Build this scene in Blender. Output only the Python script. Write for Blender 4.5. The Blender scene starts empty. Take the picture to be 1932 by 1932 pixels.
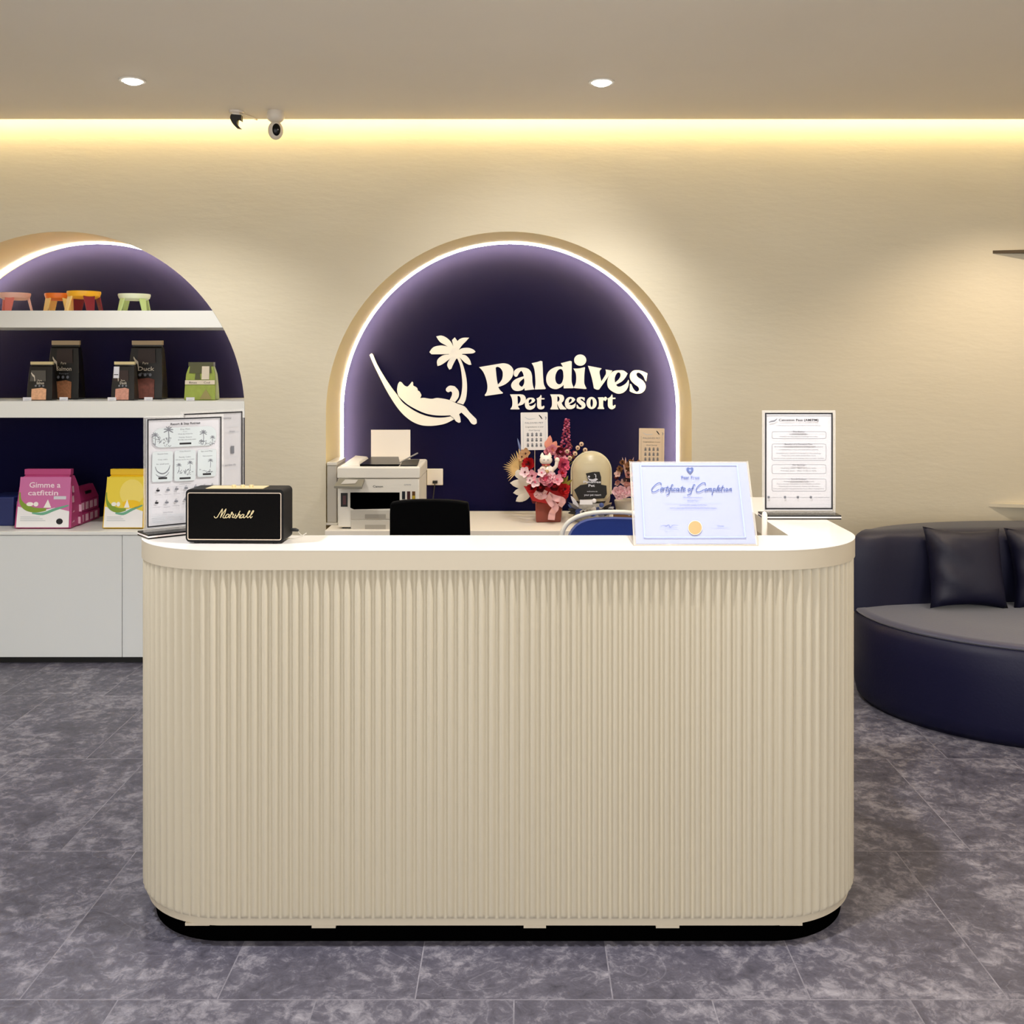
import bpy, math, random
import numpy as np
from mathutils import Vector, Matrix
from mathutils.geometry import tessellate_polygon
random.seed(7)
PI = math.pi
col = bpy.context.scene.collection
# ---------------------------------------------------------------- camera numbers (1932 x 1932 frame)
F, VX, HY, HC = 1936.0, 985.0, 683.0, 1.566
def P(px, py, D):
    return Vector(((px-VX)*D/F, D, HC-(py-HY)*D/F))
def srgb(c):
    c = c.lstrip('#'); v = [int(c[i:i+2], 16)/255 for i in (0, 2, 4)]
    return [x/12.92 if x <= .04045 else ((x+.055)/1.055)**2.4 for x in v]
# ---------------------------------------------------------------- materials
MATS = {}
def mat(name, color, rough=.5, metal=0, emit=None, estr=0, alpha=1, trans=0, noise=0, nscale=30, bump=0, spec=None, coat=0, ior=None, sheen=0):
    if name in MATS: return MATS[name]
    m = bpy.data.materials.new(name); m.use_nodes = True
    nt = m.node_tree; b = nt.nodes['Principled BSDF']
    c = srgb(color) if isinstance(color, str) else color
    b.inputs['Base Color'].default_value = (*c, 1)
    b.inputs['Roughness'].default_value = rough; b.inputs['Metallic'].default_value = metal
    b.inputs['Alpha'].default_value = alpha; b.inputs['Transmission Weight'].default_value = trans
    b.inputs['Coat Weight'].default_value = coat; b.inputs['Sheen Weight'].default_value = sheen
    if spec is not None: b.inputs['Specular IOR Level'].default_value = spec
    if ior: b.inputs['IOR'].default_value = ior
    if emit:
        b.inputs['Emission Color'].default_value = (*srgb(emit), 1); b.inputs['Emission Strength'].default_value = estr
    if noise or bump:
        tc = nt.nodes.new('ShaderNodeTexCoord'); n = nt.nodes.new('ShaderNodeTexNoise')
        n.inputs['Scale'].default_value = nscale; n.inputs['Detail'].default_value = 5
        nt.links.new(tc.outputs['Object'], n.inputs['Vector'])
        if noise:
            mx = nt.nodes.new('ShaderNodeMix'); mx.data_type = 'RGBA'
            mx.inputs[6].default_value = (*[x*(1-noise) for x in c], 1)
            mx.inputs[7].default_value = (*[min(1, x*(1+noise)) for x in c], 1)
            nt.links.new(n.outputs['Fac'], mx.inputs[0]); nt.links.new(mx.outputs[2], b.inputs['Base Color'])
        if bump:
            bp = nt.nodes.new('ShaderNodeBump'); bp.inputs['Strength'].default_value = bump; bp.inputs['Distance'].default_value = .01
            nt.links.new(n.outputs['Fac'], bp.inputs['Height']); nt.links.new(bp.outputs['Normal'], b.inputs['Normal'])
    MATS[name] = m; return m

def floor_material():
    m = bpy.data.materials.new('grey_marble_tile'); m.use_nodes = True
    nt = m.node_tree; N = nt.nodes; L = nt.links; b = N['Principled BSDF']
    tc = N.new('ShaderNodeTexCoord')
    mp = N.new('ShaderNodeMapping'); mp.inputs['Location'].default_value = (.02+.486*8, -2.52+.765*8, 0)
    L.new(tc.outputs['Object'], mp.inputs['Vector'])
    br = N.new('ShaderNodeTexBrick'); br.offset = .5; br.offset_frequency = 2; br.squash = 1
    br.inputs['Scale'].default_value = 1; br.inputs['Brick Width'].default_value = .486; br.inputs['Row Height'].default_value = .765
    br.inputs['Mortar Size'].default_value = .0019; br.inputs['Mortar Smooth'].default_value = .3
    br.inputs['Color1'].default_value = (0.0, 0, 0, 1); br.inputs['Color2'].default_value = (1, 1, 1, 1)
    L.new(mp.outputs['Vector'], br.inputs['Vector'])
    # per tile shift of the marble pattern
    ad = N.new('ShaderNodeVectorMath'); ad.operation = 'MULTIPLY_ADD'
    L.new(br.outputs['Color'], ad.inputs[0]); ad.inputs[1].default_value = (.35, .2, 3.0); L.new(tc.outputs['Object'], ad.inputs[2])
    n1 = N.new('ShaderNodeTexNoise'); n1.inputs['Scale'].default_value = 3.6; n1.inputs['Detail'].default_value = 7; n1.inputs['Roughness'].default_value = .68; n1.inputs['Distortion'].default_value = .7
    n2 = N.new('ShaderNodeTexNoise'); n2.inputs['Scale'].default_value = 24; n2.inputs['Detail'].default_value = 9; n2.inputs['Roughness'].default_value = .75; n2.inputs['Distortion'].default_value = .5
    L.new(ad.outputs[0], n1.inputs['Vector']); L.new(ad.outputs[0], n2.inputs['Vector'])
    mm = N.new('ShaderNodeMath'); mm.operation = 'MULTIPLY_ADD'; mm.inputs[1].default_value = .55
    L.new(n2.outputs['Fac'], mm.inputs[0])
    m3 = N.new('ShaderNodeMath'); m3.operation = 'MULTIPLY'; m3.inputs[1].default_value = .45
    L.new(n1.outputs['Fac'], m3.inputs[0]); L.new(m3.outputs[0], mm.inputs[2])
    cr = N.new('ShaderNodeValToRGB'); e = cr.color_ramp.elements
    e[0].position = .33; e[0].color = (*srgb('#2e2d38'), 1); e[1].position = .66; e[1].color = (*srgb('#95929a'), 1)
    x = cr.color_ramp.elements.new(.5); x.color = (*srgb('#53515d'), 1)
    L.new(mm.outputs[0], cr.inputs['Fac'])
    # thin pale veins
    n3 = N.new('ShaderNodeTexNoise'); n3.inputs['Scale'].default_value = 3.1; n3.inputs['Detail'].default_value = 3; n3.inputs['Distortion'].default_value = 1.2
    L.new(ad.outputs[0], n3.inputs['Vector'])
    s1 = N.new('ShaderNodeMath'); s1.operation = 'SUBTRACT'; s1.inputs[1].default_value = .5; L.new(n3.outputs['Fac'], s1.inputs[0])
    s2 = N.new('ShaderNodeMath'); s2.operation = 'ABSOLUTE'; L.new(s1.outputs[0], s2.inputs[0])
    s3 = N.new('ShaderNodeMapRange'); s3.inputs['From Min'].default_value = 0; s3.inputs['From Max'].default_value = .006; s3.inputs['To Min'].default_value = .10; s3.inputs['To Max'].default_value = 0
    L.new(s2.outputs[0], s3.inputs['Value'])
    v1 = N.new('ShaderNodeMix'); v1.data_type = 'RGBA'; v1.inputs[7].default_value = (*srgb('#b5b2bd'), 1)
    L.new(s3.outputs[0], v1.inputs[0]); L.new(cr.outputs['Color'], v1.inputs[6])
    g = N.new('ShaderNodeMix'); g.data_type = 'RGBA'; g.inputs[7].default_value = (*srgb('#a9a6ae'), 1)
    gm = N.new('ShaderNodeMath'); gm.operation = 'MULTIPLY'; gm.inputs[1].default_value = .28
    L.new(br.outputs['Fac'], gm.inputs[0]); L.new(gm.outputs[0], g.inputs[0]); L.new(v1.outputs[2], g.inputs[6])
    L.new(g.outputs[2], b.inputs['Base Color'])
    b.inputs['Roughness'].default_value = .42; b.inputs['Specular IOR Level'].default_value = .4
    bp = N.new('ShaderNodeBump'); bp.inputs['Strength'].default_value = .15; bp.inputs['Distance'].default_value = .004
    L.new(n2.outputs['Fac'], bp.inputs['Height']); L.new(bp.outputs['Normal'], b.inputs['Normal'])
    return m

def plaster(name, color, dark, nscale=1.2, bump=.12):
    m = bpy.data.materials.new(name); m.use_nodes = True
    nt = m.node_tree; N = nt.nodes; L = nt.links; b = N['Principled BSDF']
    tc = N.new('ShaderNodeTexCoord')
    mp = N.new('ShaderNodeMapping'); mp.inputs['Scale'].default_value = (1, 1, 3.2); L.new(tc.outputs['Object'], mp.inputs['Vector'])
    n = N.new('ShaderNodeTexNoise'); n.inputs['Scale'].default_value = nscale; n.inputs['Detail'].default_value = 6
    L.new(mp.outputs['Vector'], n.inputs['Vector'])
    mx = N.new('ShaderNodeMix'); mx.data_type = 'RGBA'; mx.inputs[6].default_value = (*srgb(dark), 1); mx.inputs[7].default_value = (*srgb(color), 1)
    L.new(n.outputs['Fac'], mx.inputs[0]); L.new(mx.outputs[2], b.inputs['Base Color'])
    n2 = N.new('ShaderNodeTexNoise'); n2.inputs['Scale'].default_value = 14; n2.inputs['Detail'].default_value = 4
    L.new(mp.outputs['Vector'], n2.inputs['Vector'])
    bp = N.new('ShaderNodeBump'); bp.inputs['Strength'].default_value = bump; bp.inputs['Distance'].default_value = .01
    L.new(n2.outputs['Fac'], bp.inputs['Height']); L.new(bp.outputs['Normal'], b.inputs['Normal'])
    b.inputs['Roughness'].default_value = .85; b.inputs['Specular IOR Level'].default_value = .2
    return m

M_wall = plaster('beige_plaster', '#e0d7c2', '#d4cab2')
M_ceil = plaster('ceiling_paint', '#eee6d8', '#e6ddcd', bump=.03)
M_reveal = mat('niche_cream', '#f2dfae', .8, spec=.2)
M_floor = floor_material()
M_navy = mat('navy_paint', (.0034,.0032,.030), .9, spec=.10)
M_white = mat('white_laminate', '#e6e6e2', .35)
M_cab = mat('pale_grey_laminate', '#dddfde', .45)
M_top = mat('counter_white', '#ddd7cf', .22, noise=.01, nscale=20)
M_edge = mat('counter_cream_edge', '#c0b5a1', .5)
M_flute = mat('counter_cream_flutes', '#c6bca7', .55, bump=.05, nscale=200)
M_black = mat('black', '#050505', .5)
M_blackg = mat('black_gloss', '#050505', .25, spec=.25)
M_void = mat('dead_black', '#020202', 1, spec=0)  # lightless black; on the counter base it paints shade
M_chair = mat('black_fabric', '#020203', .9, spec=.1)
M_ivory = mat('ivory_sign', '#fdf8ee', .5)
M_paper = mat('paper_white', '#cfced5', .6)
M_bluepaper = mat('paper_bluish', '#8995c8', .6)
M_acryl = mat('clear_acrylic', '#f4f1ee', .05, alpha=.12)
M_acryledge = mat('acrylic_edge', '#cfc6b8', .15, alpha=.75)
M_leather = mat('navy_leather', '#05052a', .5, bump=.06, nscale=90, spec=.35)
M_chrome = mat('chrome', '#cfcfcf', .2, metal=1)
M_brass = mat('pale_gold', '#cdbb8f', .35, metal=.3)
M_gold = mat('gold_foil', '#b58f62', .4, metal=.3)
M_ledwarm = mat('led_warm', '#ffffff', emit='#ffe5a6', estr=28)
M_ledcool = mat('led_cool', '#ffffff', emit='#f4f2ff', estr=14)
M_ledback = mat('led_halo_rear', '#ffffff', emit='#ffe890', estr=420)  # strip's rear face, strong yellow chosen to whiten the halo on the navy panel
M_lamp = mat('lamp_lens', '#ffffff', emit='#ffffff', estr=12)
M_ink = mat('print_black', '#151318', .7); M_ink2 = mat('print_grey', '#74767e', .7); M_ink3 = mat('print_pale', '#b9c0c6', .7)
M_blueink = mat('print_blue', '#4c5c92', .7); M_blueline = mat('print_blue_pale', '#a2aed6', .7)
M_redbrown = mat('red_brown_box', '#8c3f30', .3, noise=.25, nscale=18)
M_blue = mat('blue_fabric', '#1d3c93', .9, sheen=.3, noise=.1, nscale=60)
# ---------------------------------------------------------------- mesh builder
class Fr:
    """plane frame: origin, right, up, normal"""
    def __init__(s, o, ex=(1, 0, 0), ey=(0, 0, 1)):
        s.o = Vector(o); s.ex = Vector(ex).normalized(); s.ey = Vector(ey).normalized(); s.n = s.ex.cross(s.ey).normalized()
        s.map = None
    def p(s, a, b, h=0):
        if s.map: a, b = s.map(a, b)
        return s.o + s.ex*a + s.ey*b + s.n*h
def homog(src, dst):
    A = []; B = []
    for (x, y), (u, v) in zip(src, dst):
        A.append([x, y, 1, 0, 0, 0, -u*x, -u*y]); B.append(u)
        A.append([0, 0, 0, x, y, 1, -v*x, -v*y]); B.append(v)
    h = np.linalg.solve(np.array(A, float), np.array(B, float))
    def f(x, y):
        w = h[6]*x+h[7]*y+1
        return ((h[0]*x+h[1]*y+h[2])/w, (h[3]*x+h[4]*y+h[5])/w)
    return f
def catmull(pts, closed=False, n=5):
    """pts: list of (x,y[,z],corner?) ; smooth through points except at corners"""
    K = len(pts)
    P_ = [Vector(p[0]) for p in pts]; C_ = [p[1] for p in pts]
    out = []
    rng = range(K) if closed else range(K-1)
    for i in rng:
        a, b = P_[i], P_[(i+1) % K]
        pa = a if C_[i] or (not closed and i == 0) else P_[(i-1) % K]
        pb = b if C_[(i+1) % K] or (not closed and i == K-2) else P_[(i+2) % K]
        for k in range(n):
            t = k/n; t2 = t*t; t3 = t2*t
            out.append(.5*((2*a)+(b-pa)*t+(2*pa-5*a+4*b-pb)*t2+(3*a-pa-3*b+pb)*t3) if (pa is not a or pb is not b) else a.lerp(b, t))
    if not closed: out.append(P_[-1].copy())
    return out
def parse(s, n=4, closed=True, ox=0, oy=0, sc=1):
    pts = []
    for t in s.split():
        c = t.startswith('*'); x, y = t.lstrip('*').split(',')
        pts.append((Vector((ox+float(x)*sc, oy+float(y)*sc)), c))
    return [(v.x, v.y) for v in catmull(pts, closed, n)]
def circ(cx, cy, rx, ry=None, n=24, a0=0, a1=2*PI):
    ry = rx if ry is None else ry
    m = n if abs(a1-a0-2*PI) < 1e-6 else n+1
    return [(cx+rx*math.cos(a0+(a1-a0)*i/n), cy+ry*math.sin(a0+(a1-a0)*i/n)) for i in range(m)]
def rrect(x0, y0, x1, y1, r, n=4):
    o = []
    for cx, cy, a in ((x1-r, y1-r, 0), (x0+r, y1-r, PI/2), (x0+r, y0+r, PI), (x1-r, y0+r, 1.5*PI)):
        o += [(cx+r*math.cos(a+PI/2*i/n), cy+r*math.sin(a+PI/2*i/n)) for i in range(n+1)]
    return o
FONTCACHE = {}
def text_tris(s, bold=0):
    k = (s, bold)
    if k in FONTCACHE: return FONTCACHE[k]
    c = bpy.data.curves.new('t', 'FONT'); c.body = s; c.size = 1; c.resolution_u = 2; c.offset = bold
    o = bpy.data.objects.new('t', c); me = o.to_mesh()
    v = [(q.co.x, q.co.y) for q in me.vertices]; f = [tuple(p.vertices) for p in me.polygons]
    o.to_mesh_clear(); bpy.data.objects.remove(o); bpy.data.curves.remove(c)
    if v:
        xs = [q[0] for q in v]; x0, x1 = min(xs), max(xs); w = x1-x0
        v = [(q[0]-x0, q[1]) for q in v]
    else: w = 1
    FONTCACHE[k] = (v, f, w); return FONTCACHE[k]
class MB:
    def __init__(s): s.v = []; s.f = []; s.m = []; s.mats = []
    def mi(s, m):
        if m not in s.mats: s.mats.append(m)
        return s.mats.index(m)
    def add(s, vs, fs, m):
        b = len(s.v); s.v += [Vector(x) for x in vs]; k = s.mi(m)
        for f in fs: s.f.append(tuple(b+i for i in f)); s.m.append(k)
        return s
    def box(s, x0, x1, y0, y1, z0, z1, m, M=None):
        vs = [Vector((x, y, z)) for z in (z0, z1) for x, y in ((x0, y0), (x1, y0), (x1, y1), (x0, y1))]
        if M: vs = [M @ v for v in vs]
        return s.add(vs, [(3, 2, 1, 0), (4, 5, 6, 7), (0, 1, 5, 4), (1, 2, 6, 5), (2, 3, 7, 6), (3, 0, 4, 7)], m)
    def prism(s, fr, outer, m, d=0, holes=(), h=0):
        """flat polygon on frame (front at height h+d); extruded back to h when d>0"""
        loops = [list(outer)]+[list(x) for x in holes]
        tri = tessellate_polygon([[Vector((a, b, 0)) for a, b in lp] for lp in loops])
        fl = [q for lp in loops for q in lp]; n = len(fl)
        vs = [fr.p(a, b, h+d) for a, b in fl]
        def fix(t):
            a, b, c = (vs[i] for i in t)
            return t if (b-a).cross(c-a).dot(fr.n) > 0 else (t[0], t[2], t[1])
        fs = [fix(tuple(t)) for t in tri]
        if d > 0:
            vs += [fr.p(a, b, h) for a, b in fl]
            fs += [(t[0]+n, t[2]+n, t[1]+n) for t in fs[:len(tri)]]
            b0 = 0
            for lp in loops:
                k = len(lp)
                for i in range(k):
                    j = (i+1) % k; fs.append((b0+i, b0+j, b0+j+n, b0+i+n))
                b0 += k
        return s.add(vs, fs, m)
    def ribbon(s, fr, pts, w, m, h=0, taper=False):
        vs = []; K = len(pts)
        for i, q in enumerate(pts):
            a = Vector(pts[max(0, i-1)]); b = Vector(pts[min(K-1, i+1)]); d = (b-a)
            d = Vector((1, 0)) if d.length < 1e-9 else d.normalized()
            n = Vector((-d.y, d.x))*w/2*(1 if not taper else (.35+.65*math.sin(PI*(i+.5)/K)))
            vs += [fr.p(q[0]+n.x, q[1]+n.y, h), fr.p(q[0]-n.x, q[1]-n.y, h)]
        return s.add(vs, [(2*i, 2*i+1, 2*i+3, 2*i+2) for i in range(K-1)], m)
    def text(s, fr, string, x, y, size, m, h=.0004, align='c', width=None, bold=0, ysign=1, slant=0):
        v, f, w = text_tris(string, bold)
        sx = size if width is None else width/w
        ox = x-(w*sx/2 if align == 'c' else 0)
        return s.add([fr.p(ox+a*sx+slant*b*size, y+b*size*ysign, h) for a, b in v], f, m)
    def tube(s, pts, r, m, n=10, cap=True):
        pts = [Vector(p) for p in pts]; K = len(pts); rr = r if isinstance(r, (list, tuple)) else [r]*K
        vs = []; up = None
        for i in range(K):
            t = (pts[min(K-1, i+1)]-pts[max(0, i-1)]).normalized()
            if up is None:
                up = Vector((0, 0, 1)) if abs(t.z) < .9 else Vector((1, 0, 0))
            a = t.cross(up)
            a = a.normalized() if a.length > 1e-6 else t.orthogonal().normalized()
            up = a.cross(t).normalized()
            vs += [pts[i]+(a*math.cos(2*PI*k/n)+up*math.sin(2*PI*k/n))*rr[i] for k in range(n)]
        fs = [(i*n+k, i*n+(k+1) % n, (i+1)*n+(k+1) % n, (i+1)*n+k) for i in range(K-1) for k in range(n)]
        fs = [(a, d, c, b) for a, b, c, d in fs]
        if cap: fs += [tuple(range(n)), tuple(reversed(range((K-1)*n, K*n)))]
        return s.add(vs, fs, m)
    def lathe(s, prof, c, m, n=24, M=None, sx=1, sy=1):
        c = Vector(c); vs = []; K = len(prof)
        for r, z in prof:
            for k in range(n):
                v = Vector((r*sx*math.cos(2*PI*k/n), r*sy*math.sin(2*PI*k/n), z))
                if M: v = M @ v
                vs.append(c+v)
        fs = [(i*n+k, i*n+(k+1) % n, (i+1)*n+(k+1) % n, (i+1)*n+k) for i in range(K-1) for k in range(n)]
        if prof[0][0] > 1e-6: fs.append(tuple(reversed(range(n))))
        if prof[-1][0] > 1e-6: fs.append(tuple(range((K-1)*n, K*n)))
        return s.add(vs, fs, m)
    def ell(s, c, rx, ry, rz, m, n=16, k=10, M=None):
        return s.lathe([(max(1e-7, math.cos(-PI/2+PI*i/k)), math.sin(-PI/2+PI*i/k)*1.0) for i in range(k+1)], c, m, n,
                       M=(M if M else Matrix.Identity(3)) @ Matrix.Diagonal((rx, ry, rz)))
    def loops(s, rings, m, cap0=True, cap1=True):
        """stack of closed rings (same count)"""
        n = len(rings[0]); vs = [v for r in rings for v in r]
        fs = [(i*n+k, i*n+(k+1) % n, (i+1)*n+(k+1) % n, (i+1)*n+k) for i in range(len(rings)-1) for k in range(n)]
        if cap0: fs.append(tuple(reversed(range(n))))
        if cap1: fs.append(tuple(range((len(rings)-1)*n, len(rings)*n)))
        return s.add(vs, fs, m)
    def build(s, name, parent=None, loc=None, bevel=0, seg=2, smooth=True, ang=38, sub=0, label=None, weld=False):
        me = bpy.data.meshes.new(name); off = Vector(loc) if loc is not None else Vector((0, 0, 0))
        if parent is not None and not parent.get('_local'):
            q = parent
            while q is not None: off = off+q.location; q = q.parent
            if loc is not None: off = off-Vector(loc)
        me.from_pydata([v-off for v in s.v], [], s.f)
        for m in s.mats: me.materials.append(m)
        me.polygons.foreach_set('material_index', s.m)
        me.validate(); me.update()
        if weld:
            import bmesh
            bm = bmesh.new(); bm.from_mesh(me); bmesh.ops.remove_doubles(bm, verts=bm.verts, dist=1e-5); bm.to_mesh(me); bm.free()
        if smooth:
            me.polygons.foreach_set('use_smooth', [True]*len(me.polygons)); me.set_sharp_from_angle(angle=math.radians(ang))
        o = bpy.data.objects.new(name, me); col.objects.link(o)
        if parent is not None:
            o.parent = parent
            if parent.get('_local'): o['_local'] = 1
        elif loc is not None: o.location = loc
        if bevel:
            b = o.modifiers.new('b', 'BEVEL'); b.width = bevel; b.segments = seg; b.limit_method = 'ANGLE'; b.angle_limit = .6
        if sub:
            b = o.modifiers.new('s', 'SUBSURF'); b.levels = sub; b.render_levels = sub
        if label: o['label'] = label
        return o
def tag(o, label, cat, group=None):
    o['label'] = label; o['category'] = cat
    if group: o['group'] = group
    return o
def empty(name, loc, label, cat, group=None, rot=None, local=False):
    o = bpy.data.objects.new(name, None); col.objects.link(o); o.location = loc; o.empty_display_size = .05
    if rot: o.rotation_euler = rot
    if local or rot: o['_local'] = 1
    return tag(o, label, cat, group)
def struct(o): o['kind'] = 'structure'; return o
# ================================================================= SETTING
YW, YN, ZC = 5.32, 5.84, 2.805
XL, XR, YB = -4.2, 3.7, -1.6
AR = .948; AZ = 1.294; AX1 = -.0687; AX2 = -2.385
struct(MB().add([(XL, YB, 0), (XR, YB, 0), (XR, YN+.02, 0), (XL, YN+.02, 0)], [(0, 1, 2, 3)], M_floor).build('floor', smooth=False))
struct(MB().box(XL, XR, YB, YW-.085, ZC, ZC+.02, M_ceil).box(XL, XR, YB, YN+.1, ZC+.13, ZC+.15, M_ceil).build('ceiling', smooth=False))
fw = Fr((0, YW, 0))
NA = 72
def arch(cx, r, z0, n=NA): return [(cx+r, z0)]+circ(cx, AZ, r, r, n, 0, PI)+[(cx-r, z0)]
outline = [(XL, 0)]+[(XL, ZC+.14), (XR, ZC+.14), (XR, 0)]+arch(AX1, AR, 0)+arch(AX2, AR, 0)
wb = MB(); wb.prism(fw, list(reversed(outline)), M_wall)
wall_back = struct(wb.build('wall_back', smooth=False))
for cx in (AX1, AX2):
    a = arch(cx, AR, 0); m = MB()
    vs = [(x, YW, z) for x, z in a]+[(x, YN, z) for x, z in a]; n = len(a)
    m.add(vs, [(i, i+1, n+i+1, n+i) for i in range(n-1)], M_reveal)
    m.build('niche_reveal', wall_back)
    p = MB(); p.prism(Fr((0, YN, 0)), arch(cx, AR, 0), M_navy); p.build('niche_back_panel', wall_back, smooth=False, label='navy blue arched back panel')
struct(MB().add([(XL, YB, 0), (XL, YW, 0), (XL, YW, ZC+.14), (XL, YB, ZC+.14)], [(0, 1, 2, 3)], M_wall).build('wall_left', smooth=False))
struct(MB().add([(XR, YB, 0), (XR, YW, 0), (XR, YW, ZC+.14), (XR, YB, ZC+.14)], [(3, 2, 1, 0)], M_wall).build('wall_right', smooth=False))
# led strips
m = MB().box(XL+.02, XR-.02, YW-.075, YW-.060, ZC+.035, ZC+.045, M_ledwarm)
tag(m.build('led_strip', loc=(0, YW-.07, ZC+.035)), 'long warm yellow light strip glowing in the slot where ceiling meets back wall', 'light strip', )
def arcstrip(cx, a0, a1, z0, label, ext=True, right=True):
    m = MB(); r0, r1 = AR-.001, AR-.013; y0, y1 = YN-.082, YN-.070
    th = [a0+(a1-a0)*i/NA for i in range(NA+1)]
    path = [(math.cos(t), math.sin(t)) for t in th]
    rings = []
    pts = [(cx+c*1, AZ+s) for c, s in path]
    def ring(c, s, zoff=0):
        return [Vector((cx+c*r, y, AZ+s*r+zoff)) for r, y in ((r0, y0), (r0, y1), (r1, y1), (r1, y0))]
    if ext and right: rings.append(ring(math.cos(a0), math.sin(a0), z0-AZ))
    rings += [ring(c, s) for c, s in path]
    if ext: rings.append(ring(math.cos(a1), math.sin(a1), z0-AZ))
    m.loops(rings, M_ledcool)
    k = m.mi(M_ledback)
    for fi, f in enumerate(m.f):
        if len(f) == 4 and all(abs(m.v[i].y-y1) < 1e-6 for i in f): m.m[fi] = k
    tag(m.build('led_strip', loc=(cx, YN-.03, AZ)), label, 'light strip')
arcstrip(AX1, 0, PI, .74, 'cool white light strip outlining the arched niche behind the logo')
arcstrip(AX2, .0, PI, 1.84, 'cool white light strip curving round the top of the arched shelf niche', ext=False)
# ledges at the far right
def ledge(z, t, x0, label, name='corner_ledge'):
    m = MB(); fr = Fr((0, 0, z), (1, 0, 0), (0, 1, 0))
    pts = [(x0, YW-.001), (2.85, YW-.10), (XR-.02, YW-.30), (XR-.02, YW-.001)]
    m.prism(fr, pts, M_wall if 'pale' in label else mat('dark_ledge', '#4a3a20', .6), d=t)  # upper ledge dark brown, lower one in the wall colour
    return tag(m.build(name, loc=(XR-.3, YW, z)), label, 'ledge')
ledge(2.128, .016, 2.44, 'thin dark wedge-shaped ledge high on the right of the back wall')
ledge(.815, .018, 2.42, 'thin pale wall ledge just above the back of the navy sofa')
# downlights
def downlight(px, py, label, vis=True):
    D = (ZC-HC)*F/(HY-py); x = (px-VX)*D/F
    t = empty('ceiling_downlight', (x, D, ZC), label, 'downlight', 'round downlights in the ceiling')
    r = MB(); r.lathe([(.058, 0), (.058, -.006), (.046, -.006), (.040, .0)], (x, D, ZC), mat('lamp_ring', '#d9d4ca', .4), 28)
    r.build('ring', t)
    l = MB(); l.lathe([(.0001, -.020), (.02, -.0185), (.036, -.012), (.041, -.003)], (x, D, ZC), M_lamp, 28); l.build('lens', t)
downlight(250, 151, 'left bright round downlight recessed in the ceiling above the shelf niche')
downlight(1135, 154, 'right bright round downlight recessed in the ceiling above the logo niche')
# ================================================================= LEFT SHELVES AND CABINET
def arch_half(z): return AR if z <= AZ else math.sqrt(max(0, AR**2-(z-AZ)**2))
def shelf(z0, z1, label):
    m = MB(); n = 6; zs = [z0+(z1-z0)*i/n for i in range(n+1)]
    L = [(AX2-arch_half(z)+.0015, z) for z in zs]; R = [(AX2+arch_half(z)-.0015, z) for z in zs]
    poly = R+list(reversed(L))
    m.prism(Fr((0, YW+.001, 0)), poly, M_white, d=0)
    k = len(poly); vs = [(x, YW+.001, z) for x, z in poly]+[(x, YN-.045, z) for x, z in poly]
    m.add(vs, [(i, i+k, (i+1) % k+k, (i+1) % k) for i in range(k)], M_white)
    return tag(m.build('wall_shelf', loc=(AX2, YW+.2, z0), smooth=False, weld=True), label, 'shelf')
shelf(1.745, 1.8326, 'thick white upper shelf in the arched niche, holding the bowls')
shelf(1.2775, 1.3627, 'thick white middle shelf in the arched niche, holding black and green bags')
cab = empty('low_cabinet', (AX2, YW+.2, 0), 'pale grey low cabinet with white top at the foot of the arched shelf niche', 'cabinet')
xa, xb = AX2-AR+.002, AX2+AR-.002
MB().box(xa, xb, YW-.004, YN-.002, .669, .687, M_white).build('cabinet_top', cab, bevel=.002)
MB().box(xa, xb, YW+.022, YN-.005, .035, .668, M_cab).build('carcass', cab, smooth=False)
sx = (230.5-985)*YW/F; dw = .70
edges = [xa, sx-2*dw, sx-dw, sx, xb]
edges = [xa, sx-dw, sx, xb]
for i in range(3):
    MB().box(edges[i]+.0015, edges[i+1]-.0015, YW, YW+.02, .036, .667, M_cab).build('door', cab, bevel=.001)
MB().box(xa, xb, YW+.03, YW+.05, 0.001, .034, M_black).build('kick_board', cab, smooth=False)
# ---- raised bowls on the upper shelf
def bowl_stand(px0, px1, pytop, D, rim, inner, legc, label, nleg=4, rot=.4, legw=.016, hgt=None):
    cx = ((px0+px1)/2-VX)*D/F; r = (px1-px0)/2*D/F*.96; zt = HC-(pytop-HY)*D/F; zb = 1.8326; h = zt-zb
    t = empty('raised_pet_bowl', (cx, D, zb), label, 'pet bowl', 'raised pet bowls on the top shelf')
    b = MB(); b.lathe([(.001, h*.62), (r*.72, h*.64), (r*.93, h*.74), (r, h*.92), (r*.985, h), (r*.93, h*.98), (r*.86, h*.8), (.001, h*.72)], (cx, D, zb), rim, 32)
    b.build('bowl', t)
    e = MB(); e.lathe([(r*.935, h*.97), (r*.80, h*.78), (.001, h*.735)], (cx, D, zb+.0015), inner, 32); e.build('bowl_lining', t)
    for k in range(nleg):
        a = rot+2*PI*k/nleg; c = legc[k % len(legc)]
        u = Vector((math.cos(a), math.sin(a), 0)); v = Vector((-u.y, u.x, 0)); C0 = Vector((cx, D, zb))
        q = []
        for zz, rr, ww in ((h*.76, r*.86, legw*1.5), (0.0, r*1.10, legw)):
            q += [C0+u*(rr-.006)-v*ww+Vector((0, 0, zz)), C0+u*(rr+.002)-v*ww+Vector((0, 0, zz)), C0+u*(rr+.002)+v*ww+Vector((0, 0, zz)), C0+u*(rr-.006)+v*ww+Vector((0, 0, zz))]
        MB().add(q, [(0, 1, 2, 3), (7, 6, 5, 4), (0, 4, 5, 1), (1, 5, 6, 2), (2, 6, 7, 3), (3, 7, 4, 0)], c).build('leg', t, bevel=.0015)
c_ = lambda n, h: mat(n, h, .4)
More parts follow.
